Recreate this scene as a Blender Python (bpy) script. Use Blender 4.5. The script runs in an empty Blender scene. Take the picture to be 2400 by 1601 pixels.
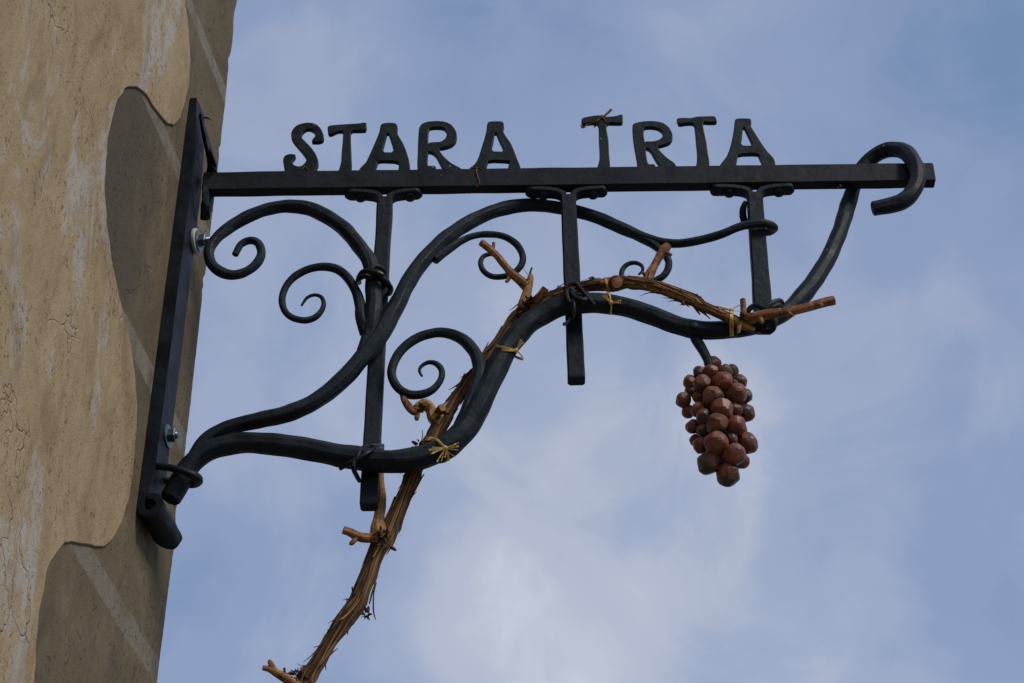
import bpy, math, random
from math import sin, cos, pi, radians, sqrt
from mathutils import Vector, Matrix, noise
from mathutils.bvhtree import BVHTree

random.seed(7)
S = bpy.context.scene
COL = S.collection

# ------------------------------------------------------------------ camera
FPX, DIST = 4945.0, 3.96            # focal length in pixels of a 2351 px wide frame, metres to the sign
PITCH, YAW = radians(38.3), radians(1.07)
FW = Vector((-sin(YAW) * cos(PITCH), cos(YAW) * cos(PITCH), sin(PITCH)))
RT = Vector((cos(YAW), sin(YAW), 0))
UP = RT.cross(FW)
CAM = Vector((0, 0, 4.05)) - FW * DIST
cd = bpy.data.cameras.new('camera')
cam = bpy.data.objects.new('camera', cd)
COL.objects.link(cam)
cam.location = CAM
cam.rotation_euler = (pi / 2 + PITCH, 0, YAW)
cd.sensor_width = 36
cd.lens = FPX / 2351.0 * 36
cd.clip_start, cd.clip_end = 0.05, 2000
S.camera = cam

# ------------------------------------------------------------------ sky
SUN_DIR = Vector((0.56, -0.50, 0.74)).normalized()       # towards the sun
w = bpy.data.worlds.new('World')
S.world = w
w.use_nodes = True
nt = w.node_tree
for nd in list(nt.nodes):
    nt.nodes.remove(nd)


def N(nt, typ, **kw):
    nd = nt.nodes.new(typ)
    for k, v in kw.items():
        if k.startswith('i_'):
            key = k[2:]
            key = int(key) if key.isdigit() else key.replace('_', ' ')
            nd.inputs[key].default_value = v
        else:
            setattr(nd, k, v)
    return nd


def ramp(nt, src, stops, interp='EASE'):
    r = nt.nodes.new('ShaderNodeValToRGB')
    r.color_ramp.interpolation = interp
    el = r.color_ramp.elements
    while len(el) < len(stops):
        el.new(0.5)
    for e, (p, c) in zip(el, stops):
        e.position = p
        e.color = c if len(c) == 4 else (*c, 1)
    nt.links.new(src, r.inputs[0])
    return r.outputs[0]


def mixc(nt, fac, a, b, mode='MIX'):
    m = nt.nodes.new('ShaderNodeMix')
    m.data_type = 'RGBA'
    m.blend_type = mode
    m.clamp_factor = True
    for sock, v in ((m.inputs[0], fac), (m.inputs[6], a), (m.inputs[7], b)):
        if isinstance(v, (int, float)):
            sock.default_value = v
        elif isinstance(v, tuple):
            sock.default_value = v if len(v) == 4 else (*v, 1)
        else:
            nt.links.new(v, sock)
    return m.outputs[2]


def maths(nt, op, a, b=0.0, clamp=False):
    m = nt.nodes.new('ShaderNodeMath')
    m.operation = op
    m.use_clamp = clamp
    for sock, v in ((m.inputs[0], a), (m.inputs[1], b)):
        if isinstance(v, (int, float)):
            sock.default_value = v
        else:
            nt.links.new(v, sock)
    return m.outputs[0]


def noise_tex(nt, vec, scale, detail=5, rough=0.55, dist=0.0, loc=(0, 0, 0), scl=(1, 1, 1)):
    mp = nt.nodes.new('ShaderNodeMapping')
    mp.inputs['Location'].default_value = loc
    mp.inputs['Scale'].default_value = scl
    nt.links.new(vec, mp.inputs['Vector'])
    n = N(nt, 'ShaderNodeTexNoise', i_Scale=scale, i_Detail=detail, i_Roughness=rough, i_Distortion=dist)
    nt.links.new(mp.outputs[0], n.inputs['Vector'])
    return n.outputs['Fac']


SKY_LOC = (28.775, 10.493, 0.823)
sky = N(nt, 'ShaderNodeTexSky', sky_type='NISHITA', sun_disc=False)
sky.sun_elevation = math.asin(SUN_DIR.z)
sky.sun_rotation = math.atan2(SUN_DIR.x, SUN_DIR.y)
sky.air_density, sky.dust_density, sky.ozone_density = 1.0, 0.6, 1.5
tc = N(nt, 'ShaderNodeTexCoord')
vec = tc.outputs['Generated']
n1 = noise_tex(nt, vec, 4.6, 2.5, 0.5, 0.3, SKY_LOC)
n2 = noise_tex(nt, vec, 14.0, 6, 0.58, 0.6, SKY_LOC)
nn = maths(nt, 'ADD', maths(nt, 'MULTIPLY', n1, 0.78), maths(nt, 'MULTIPLY', n2, 0.22))
SKY_STR = 0.078
cl = ramp(nt, nn, [(0.34, (1.35, 2.1, 3.6)), (0.455, (2.2, 2.78, 4.2)), (0.53, (2.85, 3.33, 4.6)), (0.61, (3.9, 4.2, 5.1)), (0.70, (5.3, 5.45, 5.9))])
skyc = mixc(nt, 0.80, sky.outputs[0], cl)
bg = N(nt, 'ShaderNodeBackground', i_Strength=SKY_STR)
nt.links.new(skyc, bg.inputs[0])
wo = N(nt, 'ShaderNodeOutputWorld')
nt.links.new(bg.outputs[0], wo.inputs[0])

# ------------------------------------------------------------------ sun behind thin cloud
ld = bpy.data.lights.new('sun', 'SUN')
ld.energy = 1.5
ld.angle = radians(18)
ld.color = (1.0, 0.95, 0.88)
so = bpy.data.objects.new('sun', ld)
COL.objects.link(so)
so.location = (3, -3, 8)
so.rotation_euler = (-SUN_DIR).to_track_quat('-Z', 'Y').to_euler()

S.view_settings.view_transform = 'Standard'
S.view_settings.look = 'None'
S.view_settings.gamma = 1
S.view_settings.use_curve_mapping = False
S.view_settings.exposure = 0.78

# ------------------------------------------------------------------ picture pixel -> point on a real plane


def ray(u, v):
    return FW * FPX + RT * (u - 1175.5) + UP * (784 - v)


def P(u, v, y=0.0):
    d = ray(u, v)
    return CAM + d * ((y - CAM.y) / d.y)


K = 2351 / 2400
ZOOM = {'a1': (0, 0, .5102), 'a2': (0, 800, .5106), 'a3': (420, 200, .31881), 'a4': (640, 230, .25521),
        'a5': (1180, 230, .29774), 'a6': (1600, 300, .31891), 'q1': (300, 900, .28694), 'q2': (620, 560, .2168),
        'q3': (860, 700, .31888), 'q4': (1080, 520, .26782), 'q5': (1500, 540, .25515), 'q6': (1540, 760, .2551),
        'q7': (560, 1080, .33223), 'd': (0, 0, 1 / K)}


def Z(k, x, y):
    ox, oy, s = ZOOM[k]
    return (ox + x * s) * K, (oy + y * s) * K


def ZR(k, r):
    return r * ZOOM[k][2] * K


def pix_m(p):                                  # metres per pixel at a point
    return (Vector(p) - CAM).dot(FW) / FPX


# the wall: a vertical plane that meets the sign plane at almost a right angle
WA = radians(8.7)
WT = Vector((sin(WA), cos(WA), 0))             # along the wall, away from the camera
WN = Vector((cos(WA), -sin(WA), 0))            # out of the wall
PJ = P(455, 415, 0.012)                        # where the top bar meets the wall plate
PLATE_T = 0.026
W0 = PJ - WN * PLATE_T
W0.z = 0


def onwall(u, v, off=0.0):
    d = ray(u, v)
    q = CAM + d * ((W0 + WN * off - CAM).dot(WN) / d.dot(WN))
    return (q - W0).dot(WT), q.z


def wallpt(s, z, off=0.0):
    q = W0 + WT * s + WN * off
    return Vector((q.x, q.y, z))


# ------------------------------------------------------------------ materials


def newmat(name):
    m = bpy.data.materials.new(name)
    m.use_nodes = True
    nt = m.node_tree
    b = nt.nodes['Principled BSDF']
    return m, nt, b


def bump(nt, b, h, strength, dist):
    bp = N(nt, 'ShaderNodeBump', i_Strength=strength, i_Distance=dist)
    nt.links.new(h, bp.inputs['Height'])
    nt.links.new(bp.outputs[0], b.inputs['Normal'])


def objvec(nt):                                # world-true coordinates, so that copies differ
    return N(nt, 'ShaderNodeNewGeometry').outputs['Position']


def mat_iron(name, base, light, rough=0.42, rust=0.35, bumpk=0.5, grain=(1, 1, 1)):
    m, nt, b = newmat(name)
    v = objvec(nt)
    big = noise_tex(nt, v, 16, 4, 0.6)
    fine = noise_tex(nt, v, 150, 4, 0.6, 0, (3, 1, 2), grain)
    c = mixc(nt, ramp(nt, big, [(0.35, (0, 0, 0)), (0.7, (1, 1, 1))]), base, light)
    c = mixc(nt, maths(nt, 'MULTIPLY', ramp(nt, fine, [(0.55, (0, 0, 0)), (0.75, (1, 1, 1))]), 0.5), c, tuple(x * 1.6 for x in light))
    rn = noise_tex(nt, v, 26, 6, 0.7, 0.3, (7, 2, 5))
    rf = maths(nt, 'MULTIPLY', ramp(nt, rn, [(0.58, (0, 0, 0)), (0.74, (1, 1, 1))]), rust)
    c = mixc(nt, rf, c, (0.075, 0.040, 0.024))
    fl = noise_tex(nt, v, 95, 2, 0.5, 0, (1.7, 4, 9))          # flecks of lime and chipped paint
    fl2 = noise_tex(nt, v, 9, 2, 0.5, 0, (11, 4, 3))
    ff = maths(nt, 'MULTIPLY', ramp(nt, fl, [(0.72, (0, 0, 0)), (0.76, (1, 1, 1))]), ramp(nt, fl2, [(0.55, (0, 0, 0)), (0.62, (1, 1, 1))]))
    c = mixc(nt, maths(nt, 'MULTIPLY', ff, 0.75), c, (0.42, 0.42, 0.40))
    nt.links.new(c, b.inputs['Base Color'])
    rr = ramp(nt, big, [(0.3, (rough - 0.1,) * 3), (0.75, (rough + 0.16,) * 3)])
    rr = mixc(nt, rf, rr, (0.8, 0.8, 0.8))
    nt.links.new(rr, b.inputs['Roughness'])
    b.inputs['Specular IOR Level'].default_value = 0.16
    h = maths(nt, 'ADD', maths(nt, 'MULTIPLY', noise_tex(nt, v, 48, 3, 0.5, 0.2), 1.0), maths(nt, 'MULTIPLY', fine, 0.35))
    bump(nt, b, h, bumpk, 0.004)
    return m


M = {}
M['iron'] = mat_iron('wrought_iron', (0.0046, 0.0080, 0.0115), (0.0105, 0.0190, 0.0260), 0.58)
M['iron_bar'] = mat_iron('painted_bar_iron', (0.0038, 0.0056, 0.0084), (0.0082, 0.0122, 0.0178), 0.52, 0.28, 0.28, (0.15, 1, 1))
M['iron_letter'] = mat_iron('letter_iron', (0.0038, 0.0070, 0.0086), (0.0082, 0.0150, 0.0178), 0.5, 0.3, 0.4)
M['iron_wire'] = mat_iron('tie_wire_iron', (0.005, 0.0065, 0.008), (0.010, 0.013, 0.016), 0.45, 0.2, 0.25)


def mat_wood(name, cols, rough=0.78, fib=9, stretch=0.22, lo=0.40, hi=0.62, bumpk=0.9, mott=0.0):
    m, nt, b = newmat(name)
    a = N(nt, 'ShaderNodeAttribute', attribute_name='fib')
    v = a.outputs['Vector']
    f1 = noise_tex(nt, v, fib, 5, 0.6, 0.15, (0, 0, 0), (1, 1, stretch))
    f2 = noise_tex(nt, v, fib * 2.6, 3, 0.6, 0, (4, 1, 2), (1, 1, stretch * 0.6))
    g = noise_tex(nt, objvec(nt), 14, 4, 0.6)
    f = maths(nt, 'ADD', maths(nt, 'MULTIPLY', f1, 0.62), maths(nt, 'MULTIPLY', f2, 0.38))
    st = [(lo + (hi - lo) * i / (len(cols) - 1), c) for i, c in enumerate(cols)]
    c = ramp(nt, f, st, 'LINEAR')
    c = mixc(nt, maths(nt, 'MULTIPLY', ramp(nt, g, [(0.4, (0, 0, 0)), (0.68, (1, 1, 1))]), 0.35), c, cols[1])
    if mott:
        mo = noise_tex(nt, objvec(nt), 85, 4, 0.65, 0.4, (2, 5, 1))
        c = mixc(nt, maths(nt, 'MULTIPLY', ramp(nt, mo, [(0.50, (0, 0, 0)), (0.62, (1, 1, 1))]), mott), c, cols[0])
        mo2 = noise_tex(nt, objvec(nt), 60, 3, 0.6, 0.4, (9, 5, 3))
        c = mixc(nt, maths(nt, 'MULTIPLY', ramp(nt, mo2, [(0.54, (0, 0, 0)), (0.66, (1, 1, 1))]), mott * 0.8), c, cols[3])
    nt.links.new(c, b.inputs['Base Color'])
    b.inputs['Roughness'].default_value = rough
    b.inputs['Specular IOR Level'].default_value = 0.25
    bump(nt, b, f, bumpk, 0.006)
    return m


M['bark'] = mat_wood('vine_bark', [(0.014, 0.007, 0.004), (0.055, 0.028, 0.014), (0.165, 0.086, 0.035), (0.36, 0.21, 0.09)])
M['bark_dark'] = mat_wood('shaggy_dark_bark', [(0.012, 0.006, 0.005), (0.042, 0.021, 0.014), (0.115, 0.055, 0.032), (0.21, 0.115, 0.062)])
M['bark_gold'] = mat_wood('golden_cane_bark', [(0.025, 0.013, 0.006), (0.125, 0.062, 0.020), (0.30, 0.155, 0.044), (0.45, 0.255, 0.085)])
M['cane'] = mat_wood('red_brown_cane', [(0.035, 0.013, 0.006), (0.135, 0.050, 0.018), (0.25, 0.105, 0.034), (0.40, 0.20, 0.075)], 0.65, 6, 0.5, 0.36, 0.64, 0.6, 0.75)
M['cane_tan'] = mat_wood('tan_cane', [(0.05, 0.022, 0.009), (0.17, 0.083, 0.028), (0.33, 0.18, 0.06), (0.44, 0.27, 0.11)], 0.7, 6, 0.4, 0.34, 0.66, 0.7, 0.65)
M['cut'] = mat_wood('cut_wood', [(0.16, 0.075, 0.03), (0.30, 0.15, 0.05), (0.42, 0.23, 0.085), (0.5, 0.3, 0.13)], 0.8, 14, 1.0, 0.3, 0.7, 0.3)
M['raffia'] = mat_wood('dry_raffia', [(0.27, 0.155, 0.035), (0.46, 0.29, 0.08), (0.60, 0.41, 0.13), (0.70, 0.52, 0.21)], 0.6, 40, 0.05, 0.3, 0.7, 0.4)
M['tendril'] = mat_wood('dry_tendril', [(0.05, 0.025, 0.013), (0.11, 0.055, 0.026), (0.22, 0.12, 0.06), (0.30, 0.18, 0.10)], 0.7, 20, 0.1)


def mat_plaster(name, cols, streak, streak_c, stain_c, stain_k, pit_k, bands=None):
    m, nt, b = newmat(name)
    v = objvec(nt)
    big = noise_tex(nt, v, 4.2, 6, 0.62, 0.4, (2, 0, 1), (1, 1, 0.75))
    mid = noise_tex(nt, v, 22, 5, 0.65, 0.2, (0, 3, 0), (1, 1, 0.55))
    fine = noise_tex(nt, v, 210, 4, 0.7)
    f = maths(nt, 'ADD', maths(nt, 'MULTIPLY', big, 0.55), maths(nt, 'MULTIPLY', mid, 0.45))
    c = ramp(nt, f, [(0.34, cols[0]), (0.5, cols[1]), (0.64, cols[2])])
    c = mixc(nt, 0.30, c, mixc(nt, fine, cols[0], cols[2]))
    # vertical run-off streaks
    s1 = noise_tex(nt, v, 5.0, 7, 0.66, 0.9, (1, 7, 3), (1.3, 1.3, 0.42))
    sm = noise_tex(nt, v, 30, 4, 0.7, 0.3, (8, 2, 1), (1, 1, 0.5))
    sf = maths(nt, 'MULTIPLY', ramp(nt, s1, [(0.52, (0, 0, 0)), (0.60, (1, 1, 1))]), ramp(nt, sm, [(0.40, (0.05,) * 3), (0.56, (1, 1, 1))]))
    c = mixc(nt, maths(nt, 'MULTIPLY', sf, streak), c, streak_c)
    s2 = noise_tex(nt, v, 10.0, 6, 0.68, 0.6, (5, 1, 9), (1, 1, 0.4))
    c = mixc(nt, maths(nt, 'MULTIPLY', ramp(nt, s2, [(0.48, (0, 0, 0)), (0.68, (1, 1, 1))]), stain_k), c, stain_c)
    if bands:                                  # painted corner blocks: pale joint lines, one greyer block
        sx = N(nt, 'ShaderNodeSeparateXYZ')
        nt.links.new(v, sx.inputs[0])
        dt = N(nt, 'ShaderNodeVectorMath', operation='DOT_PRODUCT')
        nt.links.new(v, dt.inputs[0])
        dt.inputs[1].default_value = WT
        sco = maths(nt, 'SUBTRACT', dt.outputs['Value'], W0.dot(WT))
        wob = noise_tex(nt, v, 12, 4, 0.6, 0.2, (6, 6, 1))
        zw = maths(nt, 'ADD', sx.outputs[2], maths(nt, 'MULTIPLY', maths(nt, 'SUBTRACT', wob, 0.5), 0.016))
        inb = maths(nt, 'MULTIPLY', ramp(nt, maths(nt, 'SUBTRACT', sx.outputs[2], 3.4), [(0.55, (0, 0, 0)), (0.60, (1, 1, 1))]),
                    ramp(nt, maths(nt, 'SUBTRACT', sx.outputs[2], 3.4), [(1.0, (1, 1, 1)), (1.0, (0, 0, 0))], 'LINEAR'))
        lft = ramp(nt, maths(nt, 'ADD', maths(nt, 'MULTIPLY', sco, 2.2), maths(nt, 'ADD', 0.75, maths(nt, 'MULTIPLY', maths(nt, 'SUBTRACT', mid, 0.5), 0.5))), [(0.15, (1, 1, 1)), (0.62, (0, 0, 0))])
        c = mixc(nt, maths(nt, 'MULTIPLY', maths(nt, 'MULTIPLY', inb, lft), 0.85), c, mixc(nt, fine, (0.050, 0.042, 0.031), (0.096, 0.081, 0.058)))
        tot = None
        for bz, hw, k in bands:
            e = maths(nt, 'ABSOLUTE', maths(nt, 'SUBTRACT', zw, bz))
            r_ = ramp(nt, maths(nt, 'MULTIPLY', e, 10.0), [(hw * 10 - 0.035, (k,) * 3), (hw * 10 + 0.035, (0, 0, 0))])
            tot = r_ if tot is None else maths(nt, 'MAXIMUM', tot, r_)
        worn = ramp(nt, noise_tex(nt, v, 17, 5, 0.7, 0.3, (4, 8, 2), (1, 1, 0.5)), [(0.36, (0.25,) * 3), (0.56, (1, 1, 1))])
        c = mixc(nt, maths(nt, 'MULTIPLY', tot, worn), c, mixc(nt, fine, (0.15, 0.135, 0.108), (0.25, 0.23, 0.19)))
    # pits
    pt = noise_tex(nt, v, 120, 3, 0.6, 0.2, (0, 0, 4), (1, 1, 0.6))
    pm = noise_tex(nt, v, 7, 3, 0.6, 0.2, (3, 5, 4))
    pf = maths(nt, 'MULTIPLY', ramp(nt, pt, [(0.595, (0, 0, 0)), (0.67, (1, 1, 1))]), ramp(nt, pm, [(0.40, (0.06,) * 3), (0.60, (1, 1, 1))]))
    c = mixc(nt, maths(nt, 'MULTIPLY', pf, pit_k), c, (0.05, 0.038, 0.026))
    # hairline cracks
    wp = N(nt, 'ShaderNodeVectorMath', operation='SCALE')
    wn = N(nt, 'ShaderNodeTexNoise', i_Scale=9.0, i_Detail=4.0)
    nt.links.new(v, wn.inputs['Vector'])
    nt.links.new(wn.outputs['Color'], wp.inputs[0])
    wp.inputs['Scale'].default_value = 0.16
    ad = N(nt, 'ShaderNodeVectorMath', operation='ADD')
    nt.links.new(v, ad.inputs[0])
    nt.links.new(wp.outputs[0], ad.inputs[1])
    mp = N(nt, 'ShaderNodeMapping')
    mp.inputs['Scale'].default_value = (1, 1, 0.42)
    nt.links.new(ad.outputs[0], mp.inputs[0])
    vo = N(nt, 'ShaderNodeTexVoronoi', feature='DISTANCE_TO_EDGE', i_Scale=4.2)
    nt.links.new(mp.outputs[0], vo.inputs['Vector'])
    cm = noise_tex(nt, v, 4.5, 2, 0.5, 0, (9, 9, 2))
    cf = maths(nt, 'MULTIPLY', ramp(nt, vo.outputs['Distance'], [(0.0, (1, 1, 1)), (0.008, (0, 0, 0))], 'LINEAR'), ramp(nt, cm, [(0.52, (0, 0, 0)), (0.64, (1, 1, 1))]))
    c = mixc(nt, maths(nt, 'MULTIPLY', cf, 0.24), c, (0.07, 0.052, 0.036))
    nt.links.new(c, b.inputs['Base Color'])
    b.inputs['Roughness'].default_value = 0.92
    b.inputs['Specular IOR Level'].default_value = 0.15
    h = maths(nt, 'SUBTRACT', maths(nt, 'ADD', maths(nt, 'MULTIPLY', mid, 0.8), maths(nt, 'MULTIPLY', fine, 0.25)),
              maths(nt, 'ADD', maths(nt, 'MULTIPLY', pf, 0.35), maths(nt, 'MULTIPLY', cf, 0.4)))
    bump(nt, b, h, 0.7, 0.010)
    return m


M['tan'] = mat_plaster('tan_lime_plaster', [(0.232, 0.165, 0.090), (0.308, 0.228, 0.132), (0.37, 0.290, 0.182)], 0.72, (0.36, 0.34, 0.315), (0.175, 0.121, 0.066), 0.6, 0.42)
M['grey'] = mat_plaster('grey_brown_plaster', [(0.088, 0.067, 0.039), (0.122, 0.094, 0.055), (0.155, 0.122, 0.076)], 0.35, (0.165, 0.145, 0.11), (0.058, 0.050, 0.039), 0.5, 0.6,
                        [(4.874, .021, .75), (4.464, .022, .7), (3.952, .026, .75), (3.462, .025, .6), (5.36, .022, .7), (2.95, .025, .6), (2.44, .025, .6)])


def mat_grape():
    m, nt, b = newmat('red_oxide_paint')
    v = objvec(nt)
    oi = N(nt, 'ShaderNodeObjectInfo')
    n1 = noise_tex(nt, v, 55, 5, 0.65, 0.2)
    n2 = noise_tex(nt, v, 24, 4, 0.6, 0.2, (3, 1, 6))
    c = ramp(nt, n1, [(0.3, (0.066, 0.021, 0.011)), (0.5, (0.150, 0.041, 0.020)), (0.7, (0.24, 0.078, 0.040))])
    c = mixc(nt, ramp(nt, maths(nt, 'ADD', n2, maths(nt, 'MULTIPLY', maths(nt, 'SUBTRACT', oi.outputs['Random'], 0.5), 0.22)), [(0.47, (0, 0, 0)), (0.68, (0.9,) * 3)]), c, (0.040, 0.028, 0.016))
    nt.links.new(c, b.inputs['Base Color'])
    b.inputs['Roughness'].default_value = 0.48
    b.inputs['Specular IOR Level'].default_value = 0.4
    bump(nt, b, n1, 0.35, 0.004)
    return m


M['grape'] = mat_grape()


def mat_simple(name, col, rough, metal=0.0, nscale=40, var=0.25, bumpk=0.2):
    m, nt, b = newmat(name)
    v = objvec(nt)
    n = noise_tex(nt, v, nscale, 4, 0.6)
    c = mixc(nt, n, tuple(x * (1 - var) for x in col), tuple(min(1, x * (1 + var)) for x in col))
    nt.links.new(c, b.inputs['Base Color'])
    b.inputs['Roughness'].default_value = rough
    b.inputs['Metallic'].default_value = metal
    bump(nt, b, n, bumpk, 0.002)
    return m


M['zinc'] = mat_simple('zinc_plated_steel', (0.13, 0.165, 0.185), 0.36, 0.9, 120)
M['nylon'] = mat_simple('pale_nylon', (0.33, 0.33, 0.30), 0.6, 0, 200, 0.15)
M['paving'] = mat_simple('grey_paving', (0.13, 0.12, 0.105), 0.9, 0, 6, 0.3, 0.4)

# ------------------------------------------------------------------ object helpers


def tag(o, label=None, cat=None, group=None, kind=None):
    if label: o['label'] = label
    if cat: o['category'] = cat
    if group: o['group'] = group
    if kind: o['kind'] = kind
    return o


def thing(name, loc, label, cat, group=None):
    e = bpy.data.objects.new(name, None)
    e.empty_display_size = 0.1
    e.location = loc
    COL.objects.link(e)
    return tag(e, label, cat, group)


def abs_loc(o):
    l = Vector(o.location)
    while o.parent:
        o = o.parent
        l += Vector(o.location)
    return l


def mesh_obj(name, verts, faces, mat, parent=None, smooth=None, fib=None, cmats=None):
    c = sum((Vector(v) for v in verts), Vector()) / len(verts)
    me = bpy.data.meshes.new(name)
    me.from_pydata([tuple(Vector(v) - c) for v in verts], [], faces)
    me.update()
    me.materials.append(M[mat])
    if cmats:
        for mm in cmats[0]: me.materials.append(M[mm])
        for i, k in cmats[1].items(): me.polygons[i].material_index = k
    if smooth is not None:
        me.shade_smooth()
        if smooth < 179: me.set_sharp_from_angle(angle=radians(smooth))
    if fib:
        at = me.attributes.new('fib', 'FLOAT_VECTOR', 'POINT')
        at.data.foreach_set('vector', [x for f in fib for x in f])
    o = bpy.data.objects.new(name, me)
    COL.objects.link(o)
    o.location = c - (abs_loc(parent) if parent else Vector())
    if parent: o.parent = parent
    return o


def catmull(pts, step):
    """smooth resampling of tuples (x, y, z, r...) at about `step` metres"""
    pts = [tuple(p) for p in pts]
    ext = [tuple(2 * a - b for a, b in zip(pts[0], pts[1]))] + pts + [tuple(2 * a - b for a, b in zip(pts[-1], pts[-2]))]
    out = []
    for i in range(len(pts) - 1):
        p0, p1, p2, p3 = ext[i:i + 4]
        L = sqrt(sum((a - b) ** 2 for a, b in zip(p1[:3], p2[:3])))
        st = step(p1) if callable(step) else step
        k = max(1, int(L / st + 0.5))
        for j in range(k):
            t = j / k
            out.append(tuple(0.5 * ((2 * b) + (c - a) * t + (2 * a - 5 * b + 4 * c - d) * t * t + (3 * b - a - 3 * c + d) * t ** 3)
                             for a, b, c, d in zip(p0, p1, p2, p3)))
    out.append(pts[-1])
    return out


def frames(pts, ref):
    n = len(pts)
    V = [Vector(p[:3]) for p in pts]
    fr = []
    nrm = None
    for i in range(n):
        t = (V[min(i + 1, n - 1)] - V[max(i - 1, 0)]).normalized()
        if nrm is None:
            nrm = ref - t * ref.dot(t)
            if nrm.length < 1e-3: nrm = Vector((0, 0, 1)) - t * t.z
        else:
            nrm = nrm - t * nrm.dot(t)
        nrm.normalize()
        fr.append((V[i], t, nrm.copy(), t.cross(nrm)))
    return fr


def loft(rings, close=True, caps=True):
    """list of equal-length rings -> verts, faces"""
    n = len(rings[0])
    verts = [v for r in rings for v in r]
    faces = []
    for i in range(len(rings) - 1):
        for j in range(n if close else n - 1):
            a, b = i * n + j, i * n + (j + 1) % n
            faces.append((a, b, b + n, a + n))
    if caps:
        faces.append(tuple(range(n - 1, -1, -1)))
        faces.append(tuple(range((len(rings) - 1) * n, len(rings) * n)))
    return verts, faces


OCT = []
for k in range(8):
    a = (k + 0.5) * pi / 4
    for da in (-0.10, 0.10):
        OCT.append((a + da, 1.0 if abs(da) else 1.0))


def rod(name, path, parent, mat='iron', jit=0.045, step=None, seed=0, ends=(0.9, 0.9), oval=1.0, ref=Vector((0, -1, 0)), rot=0.0):
    """forged rod: path of (x, y, z, r); eight hammered facets with soft corners"""
    rm = sum(p[3] for p in path) / len(path)
    pts = catmull(path, step or max(0.006, rm * 0.55))
    fr = frames(pts, ref)
    rings = []
    L = 0.0
    for i, (c, t, nv, bv) in enumerate(fr):
        if i: L += (c - fr[i - 1][0]).length
        r = pts[i][3]
        ring = []
        g = 1 + jit * 0.9 * noise.noise(Vector((L * 14, seed * 3.1, 5.0)))
        for k, (a, q) in enumerate(OCT):
            h = 1 + jit * 1.6 * noise.noise(Vector((L * 24, seed * 1.7 + (k // 2) * 7.3, 1.0)))
            a = a + rot + (0.16 if r > 0.008 else 0.08) * noise.noise(Vector((L * 16, seed * 2.3 + (k // 2) * 5.1, 3.0)))
            q = c + nv * (cos(a) * r * g * h) + bv * (sin(a) * r * g * h * oval)
            ring.append(c + (q - c) * (1 + jit * 0.9 * noise.noise(q * 42.0)))
        rings.append(ring)
    for end, k in ((0, ends[0]), (-1, ends[1])):
        c, t, nv, bv = fr[end]
        r = pts[end][3]
        sg = -1 if end == 0 else 1
        base = rings[end]
        new = [c + (p - c) * k + t * (sg * r * 0.16) for p in base]
        if end == 0: rings.insert(0, new)
        else: rings.append(new)
    v, f = loft(rings)
    return mesh_obj(name, v, f, mat, parent, 17)


def px_path(rows, zk, y=None):
    """rows of (x, y, r_px[, depth]) in zoom frame -> metric path"""
    out = []
    for r in rows:
        u, v = Z(zk, r[0], r[1])
        yy = r[3] if len(r) > 3 else y
        p = P(u, v, yy)
        out.append((p.x, p.y, p.z, ZR(zk, r[2]) * pix_m(p)))
    return out


def box_ring(c, ax, hx, ay, hy, bev):
    pts = []
    for sx, sy in ((1, 1), (-1, 1), (-1, -1), (1, -1)):
        first = (hx - bev, hy) if sx * sy < 0 else (hx, hy - bev)
        second = (hx, hy - bev) if sx * sy < 0 else (hx - bev, hy)
        for q in (first, second):
            pts.append(c + ax * (sx * q[0]) + ay * (sy * q[1]))
    return pts


def bar(name, p0, p1, hx, hy, parent, mat='iron_bar', ax=Vector((1, 0, 0)), bev=0.0025, n=40, jit=0.0012, seed=0, taper=1.0, smooth=35):
    """straight forged bar with chamfered, slightly uneven faces"""
    t = (p1 - p0).normalized()
    ax = (ax - t * ax.dot(t)).normalized()
    ay = t.cross(ax)
    rings = []
    for i in range(n + 1):
        f = i / n
        c = p0.lerp(p1, f)
        L = (p1 - p0).length * f
        k = 1 + (taper - 1) * f
        d1 = jit * noise.noise(Vector((L * 9, seed, 0)))
        d2 = jit * noise.noise(Vector((L * 9, seed, 9)))
        rings.append(box_ring(c + ax * d1 * 0.6 + ay * d2 * 0.6, ax, hx * k + jit * noise.noise(Vector((L * 14, seed, 4))), ay,
                              hy * k + jit * noise.noise(Vector((L * 14, seed, 7))), bev))
    cx0 = [p0 + (v - p0) * 0.86 - t * bev for v in rings[0]]
    cx1 = [p1 + (v - p1) * 0.86 + t * bev for v in rings[-1]]
    v, f = loft([cx0] + rings + [cx1])
    return mesh_obj(name, v, f, mat, parent, smooth)


def strip(name, path, ref, hw, th, parent, mat, bev=0.001, ends=None, smooth=40):
    """flat bar swept along a path; ref is its flat-side normal, hw half width (list or number)"""
    fr = frames(path, ref)
    rings = []
    for i, (c, t, nv, bv) in enumerate(fr):
        h = hw[i] if isinstance(hw, (list, tuple)) else hw
        q = th[i] if isinstance(th, (list, tuple)) else th
        rings.append(box_ring(c, bv, h, nv, q, min(bev, q * 0.45, h * 0.45)))
    v, f = loft(rings)
    return mesh_obj(name, v, f, mat, parent, smooth)


def lathe(name, base, axis, prof, n, parent, mat, smooth=35, ref=None):
    """prof: list of (distance along axis, radius)"""
    axis = axis.normalized()
    r0 = ref or Vector((0, 0, 1))
    a1 = (r0 - axis * r0.dot(axis)).normalized()
    a2 = axis.cross(a1)
    rings = [[base + axis * d + a1 * (cos(2 * pi * k / n) * r) + a2 * (sin(2 * pi * k / n) * r) for k in range(n)] for d, r in prof]
    v, f = loft(rings)
    return mesh_obj(name, v, f, mat, parent, smooth)


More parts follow.
